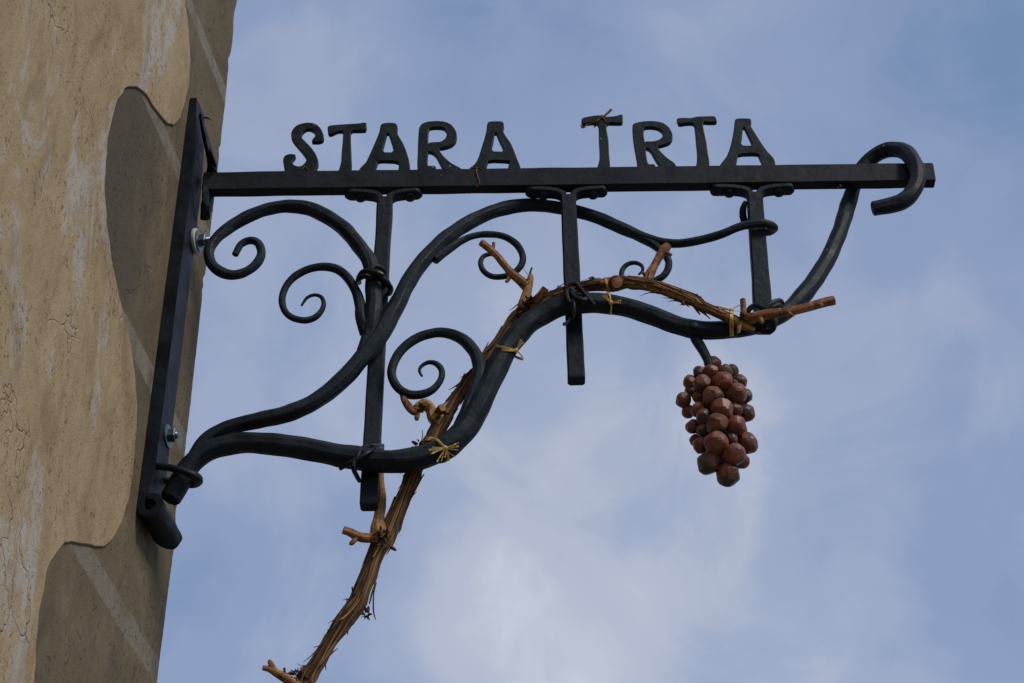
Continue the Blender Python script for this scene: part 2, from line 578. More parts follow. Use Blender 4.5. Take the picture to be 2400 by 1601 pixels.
def chaikin(poly, it=1, closed=True):
    for _ in range(it):
        out = []
        n = len(poly)
        for i in range(n if closed else n - 1):
            a, b = poly[i], poly[(i + 1) % n]
            out.append((a[0] * .78 + b[0] * .22, a[1] * .78 + b[1] * .22))
            out.append((a[0] * .22 + b[0] * .78, a[1] * .22 + b[1] * .78))
        poly = out if closed else [poly[0]] + out + [poly[-1]]
    return poly


def plate2d(name, loops, half, bev, res, place, mat, parent, smooth=40):
    """flat plate with holes: loops of 2-D points, extruded by +-half with a rounded edge; place(x, y, z) -> world"""
    cu = bpy.data.curves.new('tmp', 'CURVE')
    cu.dimensions = '2D'
    cu.fill_mode = 'BOTH'
    cu.extrude = half - bev
    cu.bevel_depth = bev
    cu.bevel_resolution = res
    cu.offset = -bev
    for lp in loops:
        sp = cu.splines.new('POLY')
        sp.points.add(len(lp) - 1)
        for q, (x, y) in zip(sp.points, lp): q.co = (x, y, 0, 1)
        sp.use_cyclic_u = True
    co = bpy.data.objects.new('tmp', cu)
    COL.objects.link(co)
    dg = bpy.context.evaluated_depsgraph_get()
    me = bpy.data.meshes.new_from_object(co.evaluated_get(dg))
    verts = [place(*v.co) for v in me.vertices]
    faces = [tuple(p.vertices) for p in me.polygons]
    bpy.data.objects.remove(co)
    bpy.data.curves.remove(cu)
    bpy.data.meshes.remove(me)
    return mesh_obj(name, verts, faces, mat, parent, smooth)


# ------------------------------------------------------------------ the ground
g = 1500.0
gv, gf = [], []
for i in range(25):
    for j in range(25):
        x, y = ((i - 12) / 12) ** 3 * g, ((j - 12) / 12) ** 3 * g
        gv.append((x, y, 0.02 * noise.noise(Vector((x * .1, y * .1, 0)))))
for i in range(24):
    for j in range(24):
        a = i * 25 + j
        gf.append((a, a + 25, a + 26, a + 1))
tag(mesh_obj('ground', gv, gf, 'paving', None, 60), 'grey paved street below the sign', None, None, 'structure')

# ------------------------------------------------------------------ the house
house = thing('plastered_house', wallpt(-1.5, 0, -1.5), 'old house corner with flaking tan and grey-brown plaster at left', 'house')
TOP = 7.2
rows = []
zs = [0.0]
while zs[-1] < TOP:
    zs.append(zs[-1] + (0.012 if 3.2 < zs[-1] < 5.4 else 0.12))
chips = [(4.985, .010, .018), (4.72, .008, .012), (4.36, .012, .012), (4.33, .007, .010), (3.80, .012, .02), (3.86, .006, .03), (5.12, .008, .03)]
for z in zs:
    e = 0.186 + 0.010 * noise.noise(Vector((z * 1.6, 3, 0))) + 0.0045 * noise.noise(Vector((z * 9, 1, 0))) + 0.002 * noise.noise(Vector((z * 60, 1, 5)))
    for cz, dep, wd in chips:
        e -= dep * math.exp(-((z - cz) / wd) ** 2)
    row = [wallpt(-7, z), wallpt(-3, z), wallpt(-1.6, z), wallpt(-0.9, z), wallpt(-0.4, z), wallpt(0, z), wallpt(e - 0.02, z)]
    for k in range(1, 6):
        a = k / 5 * pi / 2
        row.append(wallpt(e - 0.02 + 0.02 * sin(a), z, -0.02 + 0.02 * cos(a)))
    row += [wallpt(e, z, -0.5), wallpt(e, z, -2), wallpt(e, z, -5), wallpt(-7, z, -5)]
    rows.append(row)
v, f = loft(rows)
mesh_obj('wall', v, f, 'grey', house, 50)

# raised tan coat with its scalloped edge
e1 = [(850, -40), (850, 0), (865, 100), (874, 200), (876, 300), (868, 400), (850, 470), (830, 540), (800, 578), (775, 570), (740, 530), (700, 480),
      (670, 430), (640, 405), (605, 395), (575, 410), (550, 450), (530, 500), (510, 570), (497, 640), (488, 740), (484, 840),
      (486, 930), (495, 1040), (510, 1150), (530, 1270), (555, 1390), (580, 1490), (598, 1562)]
e2 = [(612, 80), (625, 180), (632, 300), (630, 400), (620, 520), (608, 640), (590, 730), (560, 830), (520, 910), (480, 943),
      (440, 942), (390, 930), (330, 922), (300, 925), (265, 965), (235, 1010), (215, 1060), (200, 1150), (180, 1260), (168, 1400), (160, 1568), (158, 1620)]
COAT = 0.004
edge = [onwall(*Z('a1', *q), COAT) for q in e1] + [onwall(*Z('a2', *q), COAT) for q in e2]
i0, i1 = 8, len(e1) + 9
seg = edge[i0:i1]
dz, ds = edge[i1][1] - edge[i0][1], edge[i1][0] - edge[i0][0]
mot = [(s - edge[i0][0] - ds * k / len(seg), z - edge[i0][1]) for k, (s, z) in enumerate(seg)]
full = list(edge)
base = edge[0]
upper = []
zc, sc = edge[0][1] + 0.02, edge[0][0]
zz = zc
while zz < TOP - 0.2:                        # the same motif carried on up and down the corner
    blk = [(sc + m[0] * 0.8, zz - dz + m[1]) for m in mot]
    upper = [q for q in blk if q[1] < TOP - 0.05] + upper
    zz -= dz
full = upper + full
zz = edge[-1][1] - 0.02
sc = edge[-1][0]
while zz > 0.2:
    blk = [(sc + m[0] * 0.8, zz + m[1]) for m in mot]
    full += [q for q in blk if q[1] > 0.05]
    zz += dz
# uneven torn rim
dense = []
for a, b in zip(full[:-1], full[1:]):
    L = math.hypot(b[0] - a[0], b[1] - a[1])
    k = max(1, int(L / (0.012 if 3.1 < a[1] < 5.4 else 0.08)))
    for j in range(k):
        s_, z_ = a[0] + (b[0] - a[0]) * j / k, a[1] + (b[1] - a[1]) * j / k
        dense.append((s_ + 0.0035 * noise.noise(Vector((s_ * 30, z_ * 30, 2))), z_ + 0.0035 * noise.noise(Vector((s_ * 30, z_ * 30, 8)))))
poly = dense + [(full[-1][0], 0.03), (-6.9, 0.03), (-6.9, TOP - 0.03), (full[0][0], TOP - 0.03)]
plate2d('plaster_coat', [poly], COAT / 2 + 0.004, 0.0022, 2, lambda x, y, z: wallpt(x, y, COAT / 2 - 0.004 + z), 'tan', house, 35)


# ------------------------------------------------------------------ the sign bracket
sign = thing('sign_bracket', P(400, 1150, 0.0), 'black wrought-iron sign bracket on the wall, lettered STARA TRTA, with vine scrolls', 'sign')
BZ1 = P(1300, 383, 0.0).z                      # top and bottom of the long bar
BZ0 = P(1300, 424.5, 0.0).z
BD = 0.024                                     # its depth
xl, xr = PJ.x + 0.013, P(2143, 390, 0).x
bar('top_bar', Vector((xl, BD / 2, (BZ0 + BZ1) / 2)), Vector((xr, BD / 2, (BZ0 + BZ1) / 2)), BD / 2, (BZ1 - BZ0) / 2, sign,
    ax=Vector((0, 1, 0)), bev=0.002, n=160, jit=0.0007)

# wall plate, its lower end rolled up
s0, s1 = -0.036, 0.022
ztop, zbot = 4.668, 3.665
prof = []
for i in range(26):
    prof.append((0.0, PLATE_T, ztop + (zbot - ztop) * i / 29, 0))
RO, TH = 0.0245, 0.014
outer, inner = [], []
nz = 40
for i in range(nz + 1):
    z = ztop + (zbot + 0.02 - ztop) * i / nz
    wv = 0.0008 * noise.noise(Vector((z * 8, 2, 2)))
    th = PLATE_T if z > zbot + 0.09 else TH + (PLATE_T - TH) * max(0, (z - zbot - 0.02) / 0.07)
    th *= 1 - 0.42 * max(0, (z - ztop + 0.16) / 0.16)
    outer.append((0.0012, z))
    inner.append((th + wv, z))
cz = zbot + 0.015
for i in range(1, 31):
    a = pi + (i / 30) * radians(292)
    tp = 1 - 0.15 * i / 30
    ro = RO * (1 - 0.10 * i / 30)
    outer.append((0.0012 + RO + cos(a) * ro, cz + sin(a) * ro * 1.05))
    ri = ro - TH * tp
    inner.append((0.0012 + RO + cos(a) * ri, cz + sin(a) * ri * 1.05))
verts, faces = [], []
cols = 7
for k in range(cols):
    s = s0 + (s1 - s0) * k / (cols - 1)
    for i, ((on, oz), (iv, iz)) in enumerate(zip(outer, inner)):
        q = min(1.0, max(0, i - nz + 4) / 16)
        ss = s + q * (0.056 * max(0, k / (cols - 1)) - 0.004)
        jt = 0.0022 * noise.noise(Vector((i * .35, k * 1.3, 3))) if i > nz else 0
        verts.append(wallpt(ss, oz, on + jt))
        verts.append(wallpt(ss, iz, iv + jt))
m = len(outer)
for k in range(cols - 1):
    for i in range(m - 1):
        a, b = (k * m + i) * 2, ((k + 1) * m + i) * 2
        faces += [(a, a + 2, b + 2, b), (a + 1, b + 1, b + 3, a + 3)]
    a, b = k * m * 2, (k + 1) * m * 2
    faces.append((a, b, b + 1, a + 1))
    a, b = (k * m + m - 1) * 2, ((k + 1) * m + m - 1) * 2
    faces.append((a, a + 1, b + 1, b))
for i in range(m - 1):
    a = i * 2
    faces.append((a, a + 1, a + 3, a + 2))
    a = ((cols - 1) * m + i) * 2
    faces.append((a, a + 2, a + 3, a + 1))
plate = mesh_obj('wall_plate', verts, faces, 'iron_bar', sign, 38)

# leaf-shaped ends of the top bar, forged up and down along the plate


def leaf(rows):
    rings = []
    for (u, v, hw, th, off) in rows:
        d = ray(*Z('a3', u, v))
        q = CAM + d * ((PJ + WN * off - CAM).dot(WN) / d.dot(WN))
        up = Vector((0, 0, 1))
        ring = []
        for a, b in ((-1, 0), (-.6, .55), (-.2, .8), (0, .55), (.2, .8), (.6, .55), (1, 0), (.5, -.5), (0, -.7), (-.5, -.5)):
            ring.append(q + WT * (a * hw) + WN * (b * th + 0.004 * abs(a)))
        rings.append(ring)
    pts = [[p for p in r] for r in rings]
    out = []
    for i in range(len(pts) - 1):
        for j in range(4):
            t = j / 4
            out.append([a.lerp(b, t) for a, b in zip(pts[i], pts[i + 1])])
    out.append(pts[-1])
    vv, ff = loft(out)
    return mesh_obj('leaf_end', vv, ff, 'iron', sign, 50)


leaf([(152, 215, .005, .004, .000), (170, 300, .015, .006, .002), (188, 380, .021, .008, .006), (203, 436, .016, .009, .010), (214, 476, .029, .010, .014), (230, 540, .029, .011, .020),
      (236, 590, .021, .012, .023), (234, 640, .017, .014, .022), (228, 690, .015, .016, .016)])
leaf([(218, 470, .003, .003, .022), (232, 510, .010, .004, .028), (246, 550, .012, .005, .033), (257, 585, .007, .004, .037), (262, 602, .002, .002, .038)])
leaf([(228, 690, .015, .016, .016), (226, 745, .018, .013, .019), (212, 795, .023, .011, .018), (196, 842, .035, .010, .018), (190, 880, .022, .010, .019), (182, 915, .029, .009, .016), (172, 955, .016, .007, .010), (164, 986, .004, .004, .006)])

# bolts
for (uv, zk, pad) in (((110, 1150), 'a3', True), ((322, 425), 'q1', False)):
    d = ray(*Z(zk, *uv))
    q = CAM + d * ((PJ - CAM).dot(WN) / d.dot(WN))
    o = 0.0
    if pad:
        wsh = lathe('washer', q, WN, [(-.001, .0235), (.002, .026), (.0065, .026), (.008, .024)], 32, sign, 'nylon')
        o = 0.008
        rw = 0.021
    else:
        rw = 0.0215
    st = lathe('washer', q + WN * o, WN, [(0, rw), (.0028, rw), (.0032, rw - .0006)], 32, sign, 'zinc')
    o += 0.003
    nut = lathe('nut', q + WN * o, WN, [(0, .0125), (.001, .0135), (.012, .0135), (.0135, .0115)], 6, sign, 'zinc', 20)
    ln = 0.032 if pad else 0.0165
    pr = []
    k = 0
    x = 0.0
    while x < ln:
        pr.append((x, .0072 if k % 2 else .0064))
        x += 0.0011
        k += 1
    pr.append((ln + .001, .0055))
    lathe('stud', q + WN * o, WN, pr, 16, sign, 'zinc', 30)

# hanging bars with split, riveted feet
HX, HY = 0.0150, 0.0125
HB0 = 0.001
hang = []
for i, (t, b) in enumerate((((1508, 'a3', 860), (1963, 'q1', 965)), ((510, 'a5', 740), (1012, 'q4', 1350)), ((532, 'a6', 480), (1145, 'q5', 872)))):
    pt = P(*Z(t[1], t[0], t[2]), HB0)
    pb = P(*Z(b[1], b[0], b[2]), HB0)
    xt = Vector((pt.x, HB0 + HY, BZ0 - 0.024))
    xb = Vector((pb.x, HB0 + HY, pb.z))
    ob = bar('hanging_bar', xt, xb, HX * (1.0 if i != 0 else 0.98), HY, sign, 'iron', n=70, jit=0.0011, seed=i * 5 + 1, bev=0.003, taper=1.06 if i != 2 else 1.12)
    hang.append(ob)
    for sg in (-1, 1):
        ex = (0.066, 0.070, 0.072)[i] * (1 - 0.05 * sg)
        path = [(xt.x + sg * dx, HB0 + HY, BZ0 - dz_) for dx, dz_ in ((.0074, .046), (.0078, .030), (.0098, .0195), (.0170, .0128), (.028, .0092), (.042, .0073), (.056, .0066), (ex, .0064), (ex + .010, .0064))]
        sm = catmull(path, 0.004)
        n = len(sm)
        hw = [min(0.0125 + 0.003 * max(0, (k / n - .35)), (0.0155 * sqrt(max(0.05, 1 - max(0, (k / (n - 1) - .84) / .16) ** 2)))) for k in range(n)]
        th = [0.0064 - 0.0015 * k / n for k in range(n)]
        ft = strip('foot', sm, Vector((sg, 0, 0.2)), hw, th, ob, 'iron', 0.002)
        rz = lathe('rivet', Vector((xt.x + sg * 0.0485, HB0 + HY + 0.001, BZ0 - 0.0125)), Vector((0.05 * sg, -0.05, -1)),
                   [(0, .0112), (.003, .0112), (.0055, .0095), (.0072, .006), (.0076, .002)], 14, ob, 'iron', 60)

# ---- main rod, lower
A = []
for (x, y, r, d) in ((392, 1144, 25, -.004), (412, 1108, 25, -.006), (437, 1068, 25, -.010), (478, 1036, 25, -.016), (535, 1019, 24, -.020), (600, 1018, 25, -.022), (700, 1030, 26, -.022),
                     (800, 1049, 26.5, -.022), (880, 1058, 27, -.022), (950, 1055, 28, -.022), (1020, 1028, 28, -.022), (1068, 985, 28, -.022), (1106, 920, 27, -.022), (1138, 850, 25.5, -.022),
                     (1172, 790, 25, -.022), (1218, 740, 24.5, -.022), (1275, 708, 24, -.022), (1338, 696, 23.5, -.022), (1410, 700, 23, -.022), (1480, 718, 22.5, -.022), (1548, 744, 22, -.022),
                     (1608, 757, 21.5, -.021), (1670, 757, 22, -.019), (1738, 745, 21, -.015), (1800, 718, 20, -.008), (1852, 668, 20.5, .003), (1893, 608, 20, .018), (1925, 540, 18.5, .032),
                     (1947, 470, 18.5, .044), (1966, 415, 17.5, .050), (1990, 374, 18, .048), (2030, 346, 18.5, .030), (2076, 348, 19, .004), (2105, 388, 19, -.018),
                     (2101, 430, 19.5, -.026), (2070, 463, 19, -.026), (2006, 479, 17.5, -.022)):
    p = P(x, y, d)
    A.append((p.x, p.y, p.z, r * pix_m(p)))
rodA = rod('main_rod', A, sign, seed=1, jit=0.06)

# ---- upper rod
B = []
for (x, y, r, d) in ((430, 1076, 15, -.012), (452, 1040, 17, -.014), (478, 1008, 18, -.016), (530, 980, 18.5, -.018), (600, 964, 19, -.020), (680, 943, 19.5, -.020), (760, 896, 20, -.020), (828, 826, 21, -.020), (872, 768, 22, -.020),
                     (908, 705, 20.5, -.018), (932, 658, 19, -.014), (962, 610, 18.5, -.008), (1010, 560, 18, .002), (1060, 521, 17.5, .012), (1120, 490, 17, .024), (1180, 474, 16.5, .034), (1240, 471, 15.5, .042),
                     (1305, 481, 15, .043), (1366, 498, 15, .040), (1430, 525, 15, .030), (1490, 549, 12, .018), (1540, 559, 10.5, .010), (1592, 555, 10, .003), (1650, 540, 10, -.005), (1700, 520, 10, -.011),
                     (1745, 513, 10, -.012), (1770, 517, 9.5, -.006), (1778, 525, 9, .012), (1760, 533, 9, .034), (1728, 524, 9, .042), (1708, 505, 8.5, .030), (1706, 480, 8, .016), (1712, 463, 5, .008)):
    p = P(x, y, d)
    B.append((p.x, p.y, p.z, r * pix_m(p)))
rodB = rod('upper_rod', B, sign, seed=2, jit=0.06)


def scroll(rows, zk, seed, name='scroll'):
    return rod(name, px_path(rows, zk), sign, seed=seed, jit=0.07, ends=(0.9, 0.75))


# big scroll above the fork
scr = []
C_ = px_path([(1075, 1230, 88, -.020), (1130, 1080, 96, -.020), (1165, 900, 98, -.022), (1180, 700, 92, -.022), (1175, 520, 88, -.022), (1165, 400, 84, -.020)], 'q2') + \
     px_path([(1398, 1300, 60, -.020), (1345, 1210, 58, -.018), (1230, 1070, 56, -.014), (1090, 970, 55, -.010), (950, 905, 53, -.006), (820, 890, 52, -.004), (680, 905, 50, -.003), (530, 955, 48, -.003), (390, 1030, 46, -.004),
              (280, 1120, 43, -.006), (220, 1215, 40, -.009), (235, 1305, 39, -.012), (300, 1370, 38, -.013), (390, 1395, 38, -.013), (490, 1370, 36, -.012), (570, 1310, 35, -.011), (605, 1235, 33, -.010),
              (580, 1160, 31, -.009), (520, 1140, 29, -.008), (455, 1170, 27, -.007), (410, 1245, 25, -.007)], 'a3')
rod('scroll', C_, sign, seed=3, jit=0.07, ends=(0.9, 0.8))
scroll([(1090, 1010, 70, -.020), (1045, 850, 68, -.021), (1030, 700, 62, -.021), (985, 560, 54, -.020), (900, 420, 50, -.018), (790, 330, 48, -.016), (650, 300, 47, -.014), (500, 320, 44, -.013), (350, 390, 42, -.012),
        (240, 500, 40, -.011), (190, 640, 38, -.010), (210, 760, 37, -.010), (290, 845, 37, -.009), (420, 880, 37, -.009), (540, 850, 34, -.008), (620, 770, 30, -.008), (640, 690, 26, -.007), (610, 625, 22, -.006),
        (540, 605, 20, -.006), (460, 635, 18, -.006), (400, 720, 14, -.006)], 'q2', 4)
scroll([(-230, 330, 46, -.002), (-150, 270, 40, -.001), (-70, 215, 36, .000), (0, 170, 33, .002), (100, 125, 31, .004), (230, 108, 31, .006), (370, 125, 30, .008), (480, 190, 30, .009), (540, 290, 30, .009), (530, 375, 30, .009),
        (465, 445, 29, .009), (370, 478, 28, .010), (270, 476, 27, .010), (195, 425, 26, .011), (172, 355, 25, .012), (200, 300, 22, .013), (270, 283, 18, .014), (340, 300, 9, .014)], 'q4', 5)
scroll([(640, 1060, 58, -.020), (700, 930, 62, -.021), (762, 780, 62, -.022), (808, 640, 58, -.022), (828, 540, 54, -.021), (805, 420, 50, -.019), (735, 325, 46, -.017), (635, 268, 42, -.015), (520, 250, 39, -.014), (385, 285, 37, -.013),
        (270, 360, 36, -.012), (200, 460, 35, -.011), (182, 560, 34, -.010), (222, 650, 33, -.010), (300, 702, 33, -.010), (390, 706, 31, -.010), (480, 672, 29, -.009), (540, 600, 27, -.009), (550, 525, 24, -.008), (505, 475, 20, -.008),
        (445, 470, 16, -.008), (398, 500, 14, -.008), (386, 535, 12, -.008), (405, 570, 9, -.008)], 'q3', 6)
scroll([(1440, 70, 42, .032), (1560, 130, 44, .024), (1680, 195, 40, .016), (1770, 270, 36, .012), (1815, 340, 34, .010), (1812, 410, 33, .010), (1770, 475, 32, .011), (1690, 520, 30, .012), (1590, 560, 30, .013), (1480, 560, 28, .014),
        (1415, 500, 26, .014), (1412, 425, 24, .014), (1460, 370, 22, .014), (1530, 358, 20, .013), (1585, 385, 17, .012), (1590, 430, 14, .012), (1555, 462, 8, .012)], 'q4', 7)

# clamp that straps the rod to the plate
cl = []
for (x, y, d) in ((352, 1070, -.006), (372, 1071, -.022), (400, 1076, -.034), (428, 1084, -.036), (448, 1094, -.026), (455, 1104, -.006), (440, 1110, .016), (405, 1108, .026), (372, 1100, .028)):
    p = P(x, y, d)
    cl.append((p.x, p.y, p.z, 0.0088 if 3 < len(cl) < 7 else 0.0066))
rod('strap', cl, sign, 'iron', seed=9, jit=0.05)

# small hook driven beside the plate
rod('hook', px_path([(135, 238, 7, .02), (175, 237, 7, .02), (205, 238, 7, .02), (222, 246, 5, .018), (233, 254, 3, .016)], 'a3'), sign, 'iron', seed=12)
# rivet of the grape stem
ray_p = P(*Z('q5', 496, 862), -.041)
lathe('rivet', ray_p + Vector((0, .004, 0)), Vector((0, -1, 0.1)), [(0, .0085), (.002, .0085), (.0035, .007), (.0045, .003)], 14, sign, 'iron', 60)

# wire ties
ties = {
    'q2': [[(1330, 470, 32, .006), (1240, 440, 30, -.028), (1100, 400, 30, -.044), (1020, 430, 32, -.030), (1022, 470, 30, -.006)],
           [(1015, 420, 30, -.028), (1055, 362, 30, -.038), (1110, 350, 32, -.044), (1170, 360, 36, -.046), (1220, 375, 44, -.047), (1262, 392, 40, -.045), (1250, 430, 30, -.043)],
           [(1150, 330, 26, -.042), (1200, 298, 26, -.040), (1255, 315, 28, -.034), (1298, 360, 26, -.020), (1285, 385, 24, .002)],
           [(1240, 405, 34, -.044), (1290, 440, 34, -.038), (1335, 490, 34, -.026), (1362, 540, 32, -.010), (1350, 590, 28, .012), (1310, 600, 24, .028)]],
    'q1': [[(1735, 690, 18, -.030), (1800, 650, 20, -.046), (1880, 610, 20, -.050), (1960, 560, 19, -.048), (2030, 515, 17, -.030), (2080, 505, 17, .0)],
           [(1845, 620, 17, -.050), (1842, 690, 20, -.046), (1868, 750, 20, -.020), (1892, 795, 17, -.006)],
           [(1860, 640, 18, -.048), (1885, 570, 20, -.046), (1920, 520, 20, -.034), (1975, 502, 18, -.014), (2058, 500, 16, -.004)]],
    'q4': [[(930, 640, 20, -.030), (918, 590, 22, -.040), (950, 548, 20, -.042), (1000, 540, 20, -.042), (1045, 580, 20, -.044), (1100, 650, 20, -.046), (1170, 725, 15, -.048)],
           [(1000, 620, 18, -.044), (960, 590, 20, -.046), (928, 605, 22, -.046), (930, 660, 22, -.046), (955, 710, 20, -.047)],
           [(965, 615, 20, -.047), (1000, 660, 24, -.050), (1050, 680, 30, -.050), (1085, 690, 26, -.049), (1100, 640, 18, -.036), (1105, 590, 14, -.006)],
           [(985, 690, 17, -.048), (990, 760, 18, -.048), (975, 830, 18, -.040), (940, 880, 18, -.018), (905, 895, 18, -.004)]],
    'q5': [[(985, 770, 26, .0), (1010, 715, 27, -.020), (1070, 695, 27, -.036), (1140, 725, 27, -.042)],
           [(1140, 770, 27, -.044), (1165, 710, 28, -.046), (1225, 665, 28, -.044), (1285, 650, 28, -.032), (1300, 680, 26, -.020), (1265, 715, 24, -.006)],
           [(1165, 760, 26, -.046), (1215, 715, 28, -.050), (1270, 690, 28, -.046), (1300, 700, 24, -.030)],
           [(1250, 760, 22, -.040), (1240, 850, 24, -.040), (1215, 915, 26, -.034), (1150, 930, 28, -.026), (1095, 915, 26, -.020), (1070, 880, 22, -.010)]]}
for zk, lst in ties.items():
    for k, rows_ in enumerate(lst):
        rod('wire_tie', px_path(rows_, zk), sign, 'iron_wire', seed=40 + k, jit=0.05, step=0.004)

# letters, each cut from plate and set on the bar
LET = [
    ('S', 'a4', [[(88, 560), (105, 525), (150, 508), (205, 513), (207, 530), (188, 555), (170, 578), (185, 603), (225, 617), (262, 613), (292, 592), (308, 562), (297, 530), (268, 490), (225, 440),
                  (182, 390), (162, 345), (170, 298), (205, 253), (260, 228), (330, 220), (395, 233), (438, 272), (463, 325), (468, 365), (455, 385), (420, 397), (372, 396), (353, 395), (362, 372), (385, 348),
                  (388, 322), (372, 296), (338, 278), (305, 280), (275, 302), (258, 337), (264, 362), (300, 398), (350, 448), (393, 508), (416, 568), (415, 605), (396, 635), (378, 662), (118, 662), (98, 615)]]),
    ('T', 'a4', [[(500, 250), (600, 240), (680, 235), (800, 228), (830, 220), (856, 222), (860, 250), (853, 290), (800, 292), (714, 292), (712, 350), (716, 450), (720, 560), (724, 605), (715, 662), (592, 662),
                  (610, 630), (625, 580), (628, 500), (638, 400), (645, 296), (590, 298), (545, 322), (510, 328), (500, 300)]]),
    ('A', 'a4', [[(985, 250), (1000, 230), (1060, 222), (1120, 225), (1142, 245), (1144, 278), (1136, 300), (1150, 340), (1190, 400), (1220, 470), (1245, 550), (1260, 620), (1256, 662), (1145, 662), (1155, 620),
                  (1150, 575), (968, 568), (955, 600), (930, 662), (783, 662), (790, 640), (830, 605), (850, 590), (880, 530), (920, 440), (950, 370), (975, 310)],
                 [(1052, 296), (1085, 390), (1113, 495), (1001, 494), (1025, 400)]]),
    ('R', 'a4', [[(1340, 270), (1360, 235), (1410, 213), (1500, 205), (1580, 212), (1640, 240), (1678, 290), (1690, 340), (1680, 390), (1645, 425), (1585, 447), (1515, 456), (1560, 525), (1630, 590), (1700, 625),
                  (1735, 645), (1735, 662), (1590, 662), (1560, 640), (1530, 590), (1500, 530), (1470, 498), (1430, 482), (1421, 500), (1420, 560), (1418, 600), (1425, 618), (1480, 614), (1497, 625), (1495, 662),
                  (1330, 662), (1322, 600), (1328, 500), (1330, 400), (1335, 320)],
                 [(1426, 320), (1432, 272), (1470, 262), (1560, 264), (1590, 295), (1596, 330), (1580, 370), (1540, 398), (1480, 401), (1440, 404), (1424, 413)]]),
    ('A', 'a4', [[(1965, 230), (1985, 210), (2090, 208), (2118, 220), (2121, 255), (2112, 298), (2140, 350), (2185, 410), (2215, 480), (2245, 560), (2270, 620), (2278, 662), (2155, 662), (2160, 620), (2172, 590),
                  (2172, 572), (1978, 565), (1965, 600), (1950, 662), (1785, 662), (1800, 640), (1850, 605), (1880, 560), (1915, 450), (1940, 370), (1958, 300)],
                 [(2038, 292), (2080, 390), (2130, 488), (2000, 486), (2020, 400)]]),
    ('T', 'a5', [[(612, 155), (680, 140), (760, 130), (800, 145), (880, 140), (915, 128), (938, 125), (941, 158), (938, 190), (900, 192), (808, 190), (815, 260), (828, 330), (832, 450), (840, 510), (838, 548),
                  (730, 548), (748, 510), (757, 470), (755, 400), (750, 300), (748, 192), (700, 187), (660, 192), (615, 205)]]),
    ('R', 'a5', [[(1013, 210), (1030, 195), (1090, 180), (1180, 176), (1250, 188), (1300, 220), (1330, 268), (1333, 312), (1312, 345), (1268, 362), (1205, 376), (1240, 420), (1290, 470), (1340, 500), (1363, 525),
                  (1360, 545), (1240, 545), (1220, 510), (1190, 470), (1165, 420), (1140, 393), (1118, 388), (1122, 420), (1130, 480), (1140, 515), (1180, 512), (1195, 518), (1195, 545), (1058, 545), (1045, 460),
                  (1030, 380), (1018, 290)],
                 [(1102, 250), (1110, 226), (1160, 222), (1215, 230), (1252, 260), (1257, 295), (1230, 323), (1180, 338), (1130, 337), (1112, 344)]]),
    ('T', 'a5', [[(1362, 155), (1430, 152), (1480, 155), (1520, 142), (1600, 140), (1663, 138), (1678, 160), (1680, 185), (1620, 187), (1568, 183), (1580, 260), (1600, 350), (1610, 430), (1622, 490), (1620, 536),
                  (1510, 538), (1522, 500), (1525, 430), (1515, 330), (1508, 250), (1500, 192), (1440, 192), (1385, 202), (1372, 190)]]),
    ('A', 'a5', [[(1820, 170), (1840, 157), (1930, 157), (1952, 165), (1952, 200), (1945, 215), (1980, 270), (2030, 350), (2080, 420), (2130, 470), (2140, 500), (2138, 528), (2040, 528), (2030, 490), (2010, 455),
                  (2005, 432), (1848, 436), (1840, 470), (1830, 530), (1690, 532), (1720, 495), (1755, 460), (1780, 400), (1800, 320), (1815, 230)],
                 [(1887, 208), (1925, 285), (1965, 371), (1868, 371), (1880, 300)]])]
LY, LH = 0.006, 0.0055                        # front face depth, half thickness
letters = []
ordn = ['first', 'second', 'third', 'fourth', 'last']
for k, (ch, zk, loops) in enumerate(LET):
    base_v = 645 if zk == 'a4' else 525
    ls = []
    ymax = max(q[1] for q in loops[0])
    for lp in loops:
        o = []
        for (x, y) in chaikin(lp, 1):
            p = P(*Z(zk, x, y), LY)
            foot = P(*Z(zk, x, ymax), LY).z
            full_h = P(*Z(zk, x, loops[0][0][1]), LY).z - foot
            sh = (foot - (BZ1 - 0.001)) * max(0.0, min(1.0, (y - (ymax - 70)) / 70.0))
            o.append((p.x, p.z - sh))
        ls.append(o)
    ob = plate2d('letter', ls, LH, 0.0014, 1, lambda x, y, z: Vector((x, LY + LH + z, y)), 'iron_letter', sign, 35)
    ob['label'] = 'cut iron letter %s, %s of the %s word' % (ch, ordn[k if k < 5 else (k - 5 if k < 8 else 4)], 'first' if k < 5 else 'second')
    letters.append(ob)

